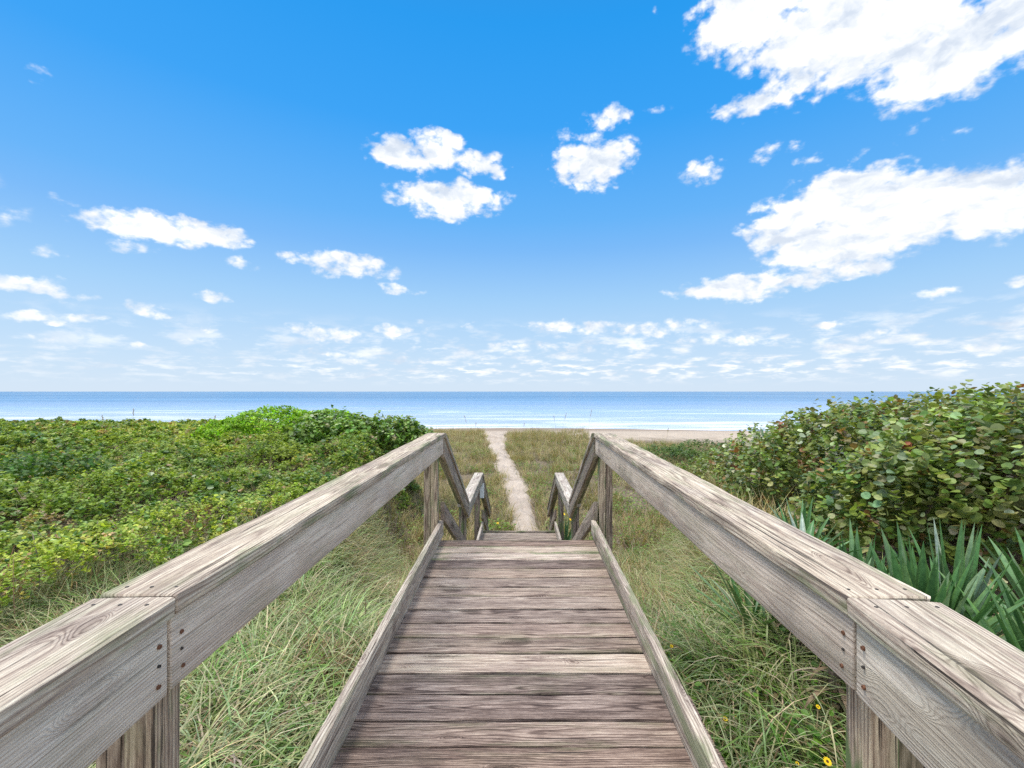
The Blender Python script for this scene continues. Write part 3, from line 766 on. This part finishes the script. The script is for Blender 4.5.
# ---------------------------------------------------------------- scrub cover over the left dune
def scatter(n, x0, x1, y0, y1, near=0.0):
    """points over a rectangle, denser towards the boardwalk end when near > 0"""
    u_ = rng.random(n); y_ = y0 + (y1 - y0) * u_ ** (1 + near)
    return x0 + (x1 - x0) * rng.random(n), y_
def cover(name, label, n, region, hfun, size, cols, weights, per=7, shape=OVAL, aspect=1.25, near=.8, cat='ground cover', mat=SOFT, keep=None):
    y_ = 1.4 + (region[3] - 1.4) * rng.random(n) ** .78
    x = -(1.25 * y_ + 3.5) * rng.random(n)
    ok = keep(x, y_); x, y_ = x[ok], y_[ok]
    gap = fbm(x * 1.3, y_ * 1.3, 81, 3); ok = rng.random(len(x)) < smooth(.22, .38, gap) * .75 + .25
    x, y_ = x[ok], y_[ok]
    h = hfun(x, y_) * (.72 + .36 * rng.random(len(x)) ** .6)
    z = ground_z(x, y_) + h
    n_ = len(x); N = n_ * per
    P = np.repeat(np.stack([x, y_, z], 1), per, 0)
    a_ = rng.random(N) * 6.283
    lean = np.repeat(rng.normal(0, .35, (n_, 2)), per, 0)
    ax = unit(np.stack([lean[:, 0], lean[:, 1], np.ones(N)], 1))
    tang = np.stack([np.cos(a_), np.sin(a_), rng.uniform(-.15, .75, N)], 1)
    dist = np.repeat(np.hypot(x, y_), per)
    sz = size * rng.uniform(.6, 1.3, N) * (1 + np.clip((dist - 3) / 12, 0, 1.5))
    base = P - ax * (rng.random((N, 1)) * .09)
    patch = np.repeat(fbm(x * .55 + 7, y_ * .55, 85, 3), per)
    cell = _hash(np.floor(x * 2.6 + fbm(x * 3, y_ * 3, 13, 2) * 2.2), np.floor(y_ * 2.6 + fbm(x * 3 + 9, y_ * 3, 15, 2) * 2.2), 5)
    cw = np.cumsum(np.array(weights) / sum(weights)); kk = np.minimum(np.searchsorted(cw, np.clip(cell + rng.normal(0, .07, n_), 0, .999)), len(cols) - 1)
    C = np.repeat(np.array(cols)[kk] * (1 + rng.normal(0, .12, (n_, 1))), per, 0) * (1 + rng.normal(0, .16, (N, 1)))
    sz = sz * np.repeat(.75 + .6 * ((cell * 7.3) % 1), per)
    dry = rng.random(N) < .025; C[dry] = np.array([.30, .20, .10]) * rng.uniform(.7, 1.3, (dry.sum(), 1))
    patch = np.clip((patch - .5) * 1.9 + .5, 0, 1); C = C * np.stack([.66 + .62 * patch, .74 + .46 * patch, .85 + .25 * patch], 1)
    lv = Leaves().add(base, tang, ax + rng.normal(0, .35, (N, 3)), sz, np.clip(C, .004, .9), shape, aspect=aspect)
    return tag(lv.build(name, mat), label, cat, kind='stuff')
def edge_l(y_): return np.interp(y_, [0, 3, 4, 5.5, 7, 10, 15, 20, 30], [-4.4, -4.2, -3.8, -3.0, -2.75, -2.9, -3.4, -5.5, -8])
def scrub_keep(x, y_):
    e = edge_l(y_) + (fbm(y_ * .9, x * .9, 83, 2) - .5) * 1.4
    m = x < e
    m &= np.abs(x) < 1.25 * y_ + 3.5
    return m
def scrub_h(x, y_):
    return .20 + .80 * (fbm(x * 1.5, y_ * 1.5, 87, 3) - .12) + .25 * (fbm(x * .25, y_ * .25, 89, 2) - .5) + .06 * smooth(8, 18, y_)
YG = [(.25, .36, .05), (.35, .43, .075), (.30, .39, .06), (.145, .25, .04), (.43, .44, .13), (.21, .32, .07), (.48, .43, .10), (.36, .27, .14)]
YW = [26, 22, 20, 12, 8, 12, 3, 3]
cover('scrub_cover', 'dense low yellow green scrub covering the dune left of the boardwalk', 135000, (-34, -1.6, 1.3, 27), scrub_h, .031, YG, YW, keep=scrub_keep)
cover('broadleaf_cover', 'darker broader leaves scattered through the low scrub on the left dune', 9000, (-30, -2.2, 2.5, 26), lambda x, y_: scrub_h(x, y_) * 1.02, .044,
      [(.10, .20, .04), (.15, .26, .055), (.22, .30, .11)], [5, 4, 2], per=6, shape=ROUND, aspect=.95,
      keep=lambda x, y_: scrub_keep(x, y_) & (fbm(x * .6 + 31, y_ * .6, 91, 3) > .50), mat=LEAF)

tw_ = []
for _ in range(420):
    yv = random.uniform(2.2, 13); xv = -random.uniform(-float(edge_l(yv)) - .2, 1.2 * yv + 2.5)
    zb = gz(xv, yv); hh = random.uniform(.5, .95) * (float(scrub_h(np.array([xv]), np.array([yv]))[0]) + .12); a_ = random.uniform(0, 6.28); l_ = random.uniform(.05, .35)
    tw_.append(([(xv, yv, zb), (xv + l_ * .4 * math.cos(a_), yv + l_ * .4 * math.sin(a_), zb + hh * .6), (xv + l_ * math.cos(a_ + .4), yv + l_ * math.sin(a_ + .4), zb + hh)], [.008, .006, .0025]))
tag(tubes('dead_twigs', tw_, BARK, None), 'bare grey brown twigs sticking out of the low scrub', 'twigs', kind='stuff')

# ---------------------------------------------------------------- grasses
LUSH = [(.22, .31, .10), (.34, .41, .20), (.15, .25, .05), (.42, .41, .22), (.52, .46, .29), (.28, .19, .10)]
TAWNY = [(.33, .285, .115), (.40, .33, .17), (.26, .26, .09), (.18, .21, .065), (.46, .37, .22), (.24, .155, .09)]
def grass(name, label, tx, ty, per, length, width, cols, weights, lean=(.15, .5), droop=(1.2, 2.1), seg=5, tuft=.05, bias=.9, side=.3):
    n = len(tx); N = n * per
    X = np.repeat(tx, per) + rng.normal(0, tuft, N); Y = np.repeat(ty, per) + rng.normal(0, tuft, N)
    B = np.stack([X, Y, ground_z(X, Y) - .02], 1)
    comb_ = np.repeat(fbm(tx * .9, ty * .9, 95, 2) * 12 + rng.normal(0, .7, n), per)
    a_ = comb_ + rng.normal(0, bias, N)
    l0 = rng.uniform(*lean, N); l1 = rng.uniform(*droop, N)
    sc = np.repeat(rng.uniform(.65, 1.25, n), per)
    ln = length * sc * rng.uniform(.55, 1.2, N); wd_ = width * rng.uniform(.6, 1.35, N)
    crow = np.repeat(pal(n, cols, weights, .24), per, 0); cb = pal(N, cols, weights, .15)
    C = np.where(rng.random((N, 1)) < .5, crow, cb)
    lv = Leaves().blades(B, a_, l0, l1, ln, wd_, C, seg, side=rng.normal(0, side, N))
    return tag(lv.build(name, GRASS), label, 'grass', kind='stuff')
def off_deck(x, y_): return (np.abs(x) > .74) | (y_ > 10.4)
# left of the deck
BROWN = [(.26, .18, .10), (.34, .26, .15), (.19, .12, .07), (.42, .35, .22)]
x, y_ = scatter(3700, -5.8, -.74, .6, 8.5, .5); ok = (x > edge_l(y_) - .35 - 1.3 * rng.random(len(x)) ** 2.2); x, y_ = x[ok], y_[ok]
grass('beach_grass', 'long arching grey green grass between the left scrub and the boardwalk', x, y_, 36, .52, .0078, LUSH, [20, 24, 12, 19, 18, 7], lean=(.05, .8), droop=(1.3, 2.5), tuft=.035, bias=2.2)
x, y_ = scatter(2600, -5.0, -.74, .6, 8.5, .5); ok = (x > edge_l(y_) - .6) & (fbm(x * 1.1, y_ * 1.1, 121, 2) > .44); x, y_ = x[ok], y_[ok]
grass('dead_thatch', 'brown dead grass matted between the green tufts left of the deck', x, y_, 20, .44, .0065, BROWN, None, lean=(.2, 1.1), droop=(1.4, 2.4), tuft=.07, bias=2.0)
x, y_ = scatter(1350, .76, 3.2, .6, 9.5, .45); ok = x < np.interp(y_, [0, 2.5, 5, 9], [2.6, 2.9, 2.7, 3.4]); x, y_ = x[ok], y_[ok]
grass('beach_grass', 'long arching green grass between the right handrail and the hedge', x, y_, 32, .50, .0074, LUSH, [24, 22, 14, 18, 16, 6], lean=(.05, .8), droop=(1.3, 2.5), tuft=.035, bias=2.2)
x, y_ = scatter(1300, .76, 3.2, .6, 9.5, .45); ok = (x < 2.9) & (fbm(x * 1.1 + 4, y_ * 1.1, 123, 2) > .48); x, y_ = x[ok], y_[ok]
grass('dead_thatch', 'brown dead grass matted between the green tufts right of the deck', x, y_, 16, .34, .006, BROWN, None, lean=(.3, 1.2), droop=(1.4, 2.4), tuft=.07, bias=2.0)
# under-storey of fine green between the blades
for sgn, lab in ((-1, 'short green weeds under the grass left of the deck'), (1, 'short green weeds under the grass right of the deck')):
    x, y_ = scatter(1500 if sgn > 0 else 3200, .74, 2.6 if sgn > 0 else 4.4, .6, 7.0, .4); x = x * sgn
    per = 6; N = len(x) * per
    P = np.repeat(np.stack([x, y_, ground_z(x, y_)], 1), per, 0); P[:, 2] += rng.random(N) * .22; P[:, :2] += rng.normal(0, .03, (N, 2))
    a_ = rng.random(N) * 6.28
    tag(Leaves().add(P, np.stack([np.cos(a_), np.sin(a_), rng.uniform(-.1, .6, N)], 1), np.stack([rng.normal(0, .4, N), rng.normal(0, .4, N), np.ones(N)], 1), rng.uniform(.022, .05, N),
        pal(N, [(.10, .22, .03), (.14, .28, .04), (.07, .15, .025), (.18, .13, .07)], [4, 3, 3, 1]), OVAL, aspect=1.3).build('low_weeds', SOFT), lab, 'weeds', kind='stuff')
# the lower dune on both sides of the path
def low_keep(x, y_, l):
    pc, pw = path_c(y_), path_w(y_)
    edge = pw / 2 * (.92 + .75 * (fbm(y_ * .9, x * 0 + l, 97, 3) - .5) * 2)
    m = np.abs(x - pc) > edge
    m &= off_deck(x, y_)
    m &= fbm(x * .8, y_ * .8, 99, 3) > .33
    return m
x, y_ = scatter(9500, -9, 0.6, 5.0, 40, .35); ok = low_keep(x, y_, 2) & (x < path_c(y_)) & (x > np.interp(y_, [4, 10, 15, 20, 30, 40], [-3, -3.8, -4.4, -6.5, -9, -9])); x, y_ = x[ok], y_[ok]
grass('dune_grass', 'tawny dune grass on the left side of the sand path', x, y_, 12, .50, .0105, TAWNY, [22, 22, 16, 14, 16, 8], lean=(.05, .4), droop=(.5, 1.6), seg=3, tuft=.07)
x, y_ = scatter(16000, -2.2, 16, 5.0, 39, .35); ok = low_keep(x, y_, 5) & (x > path_c(y_)) & (y_ < np.interp(x, [-3, 2.5, 4.5, 16], [39.5, 39, 33, 29])) & (x < .55 * y_ + 3); x, y_ = x[ok], y_[ok]
grass('dune_grass', 'tawny dune grass on the right side of the sand path', x, y_, 12, .48, .0105, TAWNY, [22, 22, 18, 14, 14, 8], lean=(.05, .4), droop=(.5, 1.6), seg=3, tuft=.07)
x, y_ = scatter(5200, -7, 12, 6.5, 32, .6); ok = (np.abs(x - path_c(y_)) > path_w(y_) / 2 + .02) & off_deck(x, y_) & (fbm(x * .5 + 3, y_ * .5, 111, 3) > .50) & (x < .5 * y_ + 1); x, y_ = x[ok], y_[ok]
per = 12; N = len(x) * per
P = np.repeat(np.stack([x, y_, ground_z(x, y_)], 1), per, 0); P[:, 2] += .05 + rng.random(N) * .28; P[:, :2] += rng.normal(0, .09, (N, 2)); a_ = rng.random(N) * 6.28
tag(Leaves().add(P, np.stack([np.cos(a_), np.sin(a_), rng.uniform(-.1, .7, N)], 1), np.stack([rng.normal(0, .4, N), rng.normal(0, .4, N), np.ones(N)], 1), rng.uniform(.04, .09, N),
    np.repeat(pal(len(x), [(.12, .22, .035), (.17, .27, .05), (.22, .29, .07), (.09, .16, .03)], None, .15), per, 0), OVAL, aspect=1.25).build('low_plants', SOFT), 'low green leafy plants among the tawny grass beside the sand path', 'ground cover', kind='stuff')
x, y_ = scatter(2200, -9, 5.5, 31, 39.5, 0); ok = (np.abs(x - path_c(y_)) > path_w(y_) / 2 + .25) & (fbm(x * .7, y_ * .7, 131, 3) > .47); x, y_ = x[ok], y_[ok]
grass('crest_grass', 'taller tawny grass along the dune crest above the beach', x, y_, 8, .62, .012, TAWNY, [22, 22, 18, 12, 14, 8], lean=(.02, .25), droop=(.3, 1.0), seg=3, tuft=.08)
# grass heads standing in the scrub
x, y_ = scatter(260, -7, -2.4, 2.2, 9, .5)
x3, y3 = scatter(900, -4.6, -1.6, 1.2, 4.2, .2); ok = (x3 < -1.55 - .0 * y3) & (x3 > -1.35 - .62 * y3 - .5 * rng.random(900)); x3, y3 = x3[ok], y3[ok]
grass('beach_grass', 'pale grass along the outer side of the left handrail at the edge of the scrub', x3, y3, 15, .46, .0065, LUSH, [20, 22, 14, 22, 18, 8], lean=(.1, .5), droop=(1.0, 2.0))
x, y_ = scatter(420, -9, -2.4, 2.2, 12, .5)
grass('straw_grass', 'pale straw grass blades standing through the left scrub', x, y_, 5, .62, .006, [(.36, .30, .17), (.30, .27, .12), (.27, .17, .10)], None, lean=(.1, .5), droop=(.6, 1.5), seg=4)

def tuft_thing(name, label, cat, x, y_, n, length, width, cols, lean, droop, mat=GRASS, tuft=.05, group=None):
    z0 = gz(x, y_)
    B = np.stack([rng.normal(0, tuft, n), rng.normal(0, tuft, n), np.full(n, -.02)], 1)
    lv = Leaves().blades(B, rng.random(n) * 6.283, rng.uniform(*lean, n), rng.uniform(*droop, n), length * rng.uniform(.6, 1.15, n), width * rng.uniform(.7, 1.2, n), pal(n, cols, None, .15), 5, side=rng.normal(0, .3, n))
    o = lv.build(name, mat); o.location = (x, y_, z0)
    return tag(o, label, cat, group)
tuft_thing('dry_grass_tuft', 'dry brown grass tuft beside the left kerb board', 'grass tuft', -1.20, 2.85, 260, .42, .006, [(.24, .14, .07), (.32, .20, .11), (.16, .09, .05)], (.05, .6), (.8, 2.0), tuft=.09)
tuft_thing('dry_grass_tuft', 'dry russet grass tuft among the scrub above the left handrail', 'grass tuft', -3.9, 5.4, 160, .62, .007, [(.28, .15, .08), (.36, .22, .13)], (.02, .5), (.4, 1.3), tuft=.08)
tuft_thing('dry_grass_tuft', 'brown withered clump at the left edge of the scrub', 'grass tuft', -4.3, 3.9, 160, .55, .007, [(.26, .13, .07), (.34, .20, .11)], (.1, .7), (.7, 1.6), tuft=.10)

# ---------------------------------------------------------------- sword-leaved plants by the right handrail
def sword_plant(label, x, y_, stem, n, length, width, cols, bend=(.15, .55), spread=(.08, 1.05), seed=1, lift=0):
    rs = np.random.default_rng(seed); z0 = gz(x, y_)
    root = tag(empty('yucca', (x, y_, z0)), label, 'yucca', 'sword leaved plants beside the right handrail')
    V, C, I, CN = [], [], [], []; base = 0
    seg = 9
    for k in range(n):
        f_ = (k + .5) / n; a_ = k * 2.39996 + rs.normal(0, .2)
        th0 = spread[0] + (spread[1] - spread[0]) * f_ ** 1.1 + rs.normal(0, .06); th1 = th0 + rs.uniform(*bend) * (.3 + f_)
        L = length * rs.uniform(.75, 1.1) * (1 - .15 * f_); W = width * rs.uniform(.75, 1.15)
        col = np.array(cols[rs.integers(0, len(cols))]) * rs.uniform(.8, 1.2)
        p = np.array([.03 * math.sin(a_), .03 * math.cos(a_), stem * (1 - .25 * f_)])
        h = np.array([math.sin(a_), math.cos(a_), 0]); q = np.array([math.cos(a_), -math.sin(a_), 0])
        tw = rs.normal(0, .25)
        for i in range(seg + 1):
            t = i / seg; th_ = th0 + (th1 - th0) * t ** 1.6
            dv = h * math.sin(th_) + np.array([0, 0, 1]) * math.cos(th_); nv = -h * math.cos(th_) + np.array([0, 0, 1]) * math.sin(th_)
            if i: p = p + dv * L / seg
            wv = W * (.55 + .45 * math.sin(min(1, t / .45) * math.pi / 2)) * (1 - max(0, (t - .45) / .55) ** 1.7 * .985)
            qq = q * math.cos(tw * t) + nv * math.sin(tw * t); nn = np.cross(dv, qq) * -1
            V += [p - qq * wv / 2 + nv * wv * .20, p - qq * wv * .27 + nv * wv * .03, p - nv * wv * .05, p + qq * wv * .27 + nv * wv * .03, p + qq * wv / 2 + nv * wv * .20]
            edge_c = col * np.array([1.35, 1.2, .95])
            C += [edge_c, col, col * 1.08, col, edge_c]
        for i in range(seg):
            for j in range(4):
                b0 = base + i * 5 + j; I += [b0, b0 + 1, b0 + 6, b0 + 5]; CN.append(4)
        base += (seg + 1) * 5
    o = np_mesh('leaf_rosette', np.array(V), CN, np.array(I), YUC, root, col=np.array(C), smooth_shade=True)
    m = 26; sa = rs.random(m) * 6.283; sz_ = rs.uniform(.25, .95, m) * stem
    if stem > .15:
        Leaves().blades(np.stack([.03 * np.sin(sa), .03 * np.cos(sa), sz_], 1), sa, rs.uniform(1.2, 1.9, m), rs.uniform(2.3, 2.9, m), rs.uniform(.10, .24, m), rs.uniform(.015, .03, m), pal(m, [(.34, .27, .18), (.26, .19, .12), (.40, .34, .24)]), 5).build('dead_leaves', GRASS, root)
    tubes('stem', [([(0, 0, -.1), (.01, .01, stem * .5), (0, 0, stem + .02)], [.032, .03, .03])], BARK, root)
    return root
GR = [(.07, .17, .06), (.09, .21, .075), (.12, .23, .10), (.17, .27, .15)]
BL = [(.20, .29, .24), (.28, .36, .31), (.15, .24, .17)]
sword_plant('tallest yucca, upright dark green sword leaves, right behind the right handrail joint', 1.90, 2.15, .30, 60, .64, .064, GR, bend=(-.05, .25), spread=(.03, 1.0), seed=3)
sword_plant('small upright yucca to the left of the tallest one behind the handrail', 1.58, 2.28, .34, 36, .56, .045, GR, bend=(.0, .25), spread=(.03, .95), seed=8)
sword_plant('drooping pale blue green yucca with folded leaves farther along the handrail', 1.74, 2.78, .50, 40, .48, .055, BL + GR, bend=(1.0, 2.4), spread=(.1, 1.1), seed=5)
sword_plant('spreading yucca at the right edge with bright green leaves lying over the handrail side', 2.05, 1.72, .24, 54, .70, .052, [(.07, .17, .05), (.09, .20, .055), (.055, .14, .045)], bend=(.1, .6), spread=(.1, 1.35), seed=13)
sword_plant('low yucca of long dark leaves under the right handrail', 1.62, 3.15, .05, 20, .62, .045, GR, bend=(.1, .5), spread=(.2, 1.2), seed=21)
sword_plant('yucca at the far right behind the spreading one against the hedge', 2.75, 2.35, .30, 44, .62, .05, GR, bend=(.1, .5), spread=(.05, 1.2), seed=31)
sword_plant('slim yucca with upright blue green blades just right of the tallest one', 2.25, 2.35, .28, 44, .62, .045, GR + BL, bend=(-.05, .3), spread=(.04, 1.0), seed=41)
sword_plant('farthest yucca of the handrail row, narrow green blades before the hedge', 1.95, 3.15, .38, 34, .46, .04, GR, bend=(.0, .4), spread=(.05, 1.0), seed=47)
sword_plant('bushy yucca between the tallest and the spreading one at the right edge', 2.30, 1.95, .22, 56, .62, .055, GR, bend=(.0, .5), spread=(.05, 1.3), seed=53)
sword_plant('half hidden yucca behind the small upright one by the handrail', 1.90, 2.55, .30, 46, .56, .05, GR, bend=(.0, .5), spread=(.05, 1.2), seed=59)
sword_plant('tiny yucca beside the right stair handrail on the lower dune', .95, 9.3, .45, 16, .55, .05, [(.08, .17, .08), (.12, .20, .11)], bend=(.0, .3), spread=(.05, .8), seed=17)

# ---------------------------------------------------------------- small flowering plants and weeds
def flower_plant(label, x, y_, flowers, nleaf=120, r=.16, h=.2, size=.038, cols=None, group=None):
    z0 = gz(x, y_); root = tag(empty('beach_sunflower' if flowers else 'leafy_weed', (x, y_, z0)), label, 'wildflower' if flowers else 'weed', group)
    a_ = rng.random(nleaf) * 6.28; rr = r * rng.random(nleaf) ** .5
    B = np.stack([np.cos(a_) * rr, np.sin(a_) * rr, h * rng.random(nleaf) * (1.1 - rr / r * .5)], 1)
    a2 = rng.random(nleaf) * 6.28
    cols = cols or [(.10, .22, .025), (.14, .27, .03), (.08, .17, .02)]
    Leaves().add(B, np.stack([np.cos(a2), np.sin(a2), rng.uniform(0, .7, nleaf)], 1), np.stack([rng.normal(0, .3, nleaf), rng.normal(0, .3, nleaf), np.ones(nleaf)], 1), size * rng.uniform(.6, 1.3, nleaf), pal(nleaf, cols), OVAL, aspect=1.5).build('foliage', SOFT, root)
    for fx, fy, fz, fr_ in flowers:
        npet = 12; a = np.arange(npet) / npet * 6.283; ct = np.array([fx, fy, fz])
        up = unit(np.array([[.1, -.55, .8]]))[0]; e1 = unit(np.cross(up, [0, 0, 1.0])[None])[0]; e2 = np.cross(up, e1)
        dd = np.cos(a)[:, None] * e1 + np.sin(a)[:, None] * e2
        fl = Leaves().add(np.repeat(ct[None], npet, 0) + dd * fr_ * .2, dd + up * .12, np.repeat(up[None], npet, 0), np.full(npet, fr_ * .85), np.full((npet, 3), .5), OVAL, fold=.1, curl=.05, aspect=1.4).build('flower', PETAL, root)
        disc('flower_disc', fl, ct, up, fr_ * .33, DISC, fr_ * .2)
        tubes('flower_stalk', [([(fx * .3, fy * .3, 0), (fx * .7, fy * .7, fz * .6), (fx, fy, fz - .004)], [.004, .003, .002])], SOFT if False else STRAW, root)
    return root
g = 'yellow beach sunflowers in the grass right of the deck'
flower_plant('beach sunflower with one open yellow bloom near the bottom edge, right of the deck', 1.24, 1.83, [(0, 0, .29, .016), (-.06, .1, .2, .008)], group=g)
flower_plant('beach sunflower with two small blooms close to the right kerb board', 1.02, 2.25, [(.0, 0, .25, .012), (.09, .08, .2, .008)], group=g)
flower_plant('beach sunflower half hidden in grass behind the one near the bottom edge', 1.36, 2.10, [(.02, 0, .28, .010)], group=g)
flower_plant('beach sunflower with a single tiny bloom beside the bright leafy weed', .98, 2.98, [(.02, 0, .24, .011)], group=g, nleaf=70)
flower_plant('bright green leafy weed in the grass right of the deck', 1.16, 2.80, [], nleaf=60, r=.12, h=.26, size=.06, cols=[(.16, .30, .04), (.20, .34, .05)])
flower_plant('green leafy weed against the left kerb board beside the dry tuft', -.95, 2.35, [], nleaf=110, r=.17, h=.26, size=.045)
flower_plant('green leafy weed at the bottom left beside the near end of the left kerb', -.92, 1.80, [], nleaf=110, r=.17, h=.26, size=.042)
flower_plant('bright green leafy weed below the far left handrail post', -1.15, 3.9, [], nleaf=130, r=.24, h=.3, size=.05)
flower_plant('bright green beach sunflower clump at the foot of the stairs left of the path', -.62, 11.3, [(.1, -.2, .4, .03), (-.2, 0, .42, .03)], nleaf=420, r=.55, h=.42, size=.075, cols=[(.16, .27, .03), (.22, .33, .04), (.10, .2, .03)])
flower_plant('green beach sunflower clump with yellow blooms at the stair foot right of the path', 1.15, 11.6, [(-.1, -.2, .4, .05), (.15, -.25, .42, .05), (.0, .1, .45, .04)], nleaf=320, r=.55, h=.42, size=.07, cols=[(.13, .20, .04), (.17, .24, .05), (.10, .16, .03)])

# ---------------------------------------------------------------- sea oats on the skyline
def sea_oat(label, x, y_, h, lean, group):
    z0 = gz(x, y_); root = tag(empty('sea_oat', (x, y_, z0)), label, 'sea oat', group)
    pts = [(lean * t * t * h, 0, h * t) for t in np.linspace(0, 1, 8)]
    tubes('stalk', [(pts, list(np.linspace(.006, .003, 8)))], STRAW, root)
    n = 40; t = .82 + .19 * (np.arange(n) + .5) / n
    B = np.stack([lean * t * t * h, np.zeros(n), h * np.minimum(t, 1.02)], 1)
    a_ = rng.random(n) * 6.28
    Leaves().add(B, np.stack([np.cos(a_) * .8 + lean, np.sin(a_) * .8, rng.uniform(-.7, .4, n)], 1), rng.normal(0, 1, (n, 3)), rng.uniform(.03, .05, n), pal(n, [(.40, .34, .22), (.48, .41, .28)]), OVAL, aspect=1.1).build('seed_head', GRASS, root)
    m = 7
    Leaves().blades(np.zeros((m, 3)), rng.random(m) * 6.28, rng.uniform(.1, .4, m), rng.uniform(.8, 1.6, m), rng.uniform(.35, .6, m), np.full(m, .012), pal(m, TAWNY), 4).build('leaves', GRASS, root)
g = 'sea oat stalks standing on the dune crest against the sea'
for px, d_, h, ln, lab in ((470, 27, 2.1, -.16, 'tall sea oat stalk left of the path, leaning left against the sea'),
                           (474, 31, 1.5, .10, 'shorter sea oat stalk right beside the tall one left of the path'),
                           (523, 33, 1.3, .08, 'short sea oat stalk at the right edge of the path against the surf'),
                           (561, 27, 2.3, .14, 'tallest sea oat stalk, on the dune right of the path near the right stair rail'),
                           (588, 30, 2.3, .10, 'tall sea oat stalk just left of the right handrail end'),
                           (556, 35, 1.7, -.10, 'medium sea oat stalk behind the tallest one'),
                           (666, 28, 1.3, .12, 'sea oat stalk before the beach beyond the right handrail')):
    sea_oat(lab, (px - 519) * d_ / 455, d_, h, ln, g)
g = 'thin stalks rising over the left scrub skyline'
for px, d_, h, ln, lab in ((132, 19, 1.55, .05, 'tallest thin stalk rising over the left scrub skyline'),
                           (105, 20, 1.2, -.1, 'thin stalk left of the tallest one on the scrub skyline'),
                           (212, 20, 1.25, .12, 'thin leaning stalk near the bright dome on the scrub skyline')):
    sea_oat(lab, (px - 519) * d_ / 455, d_, h, ln, g)
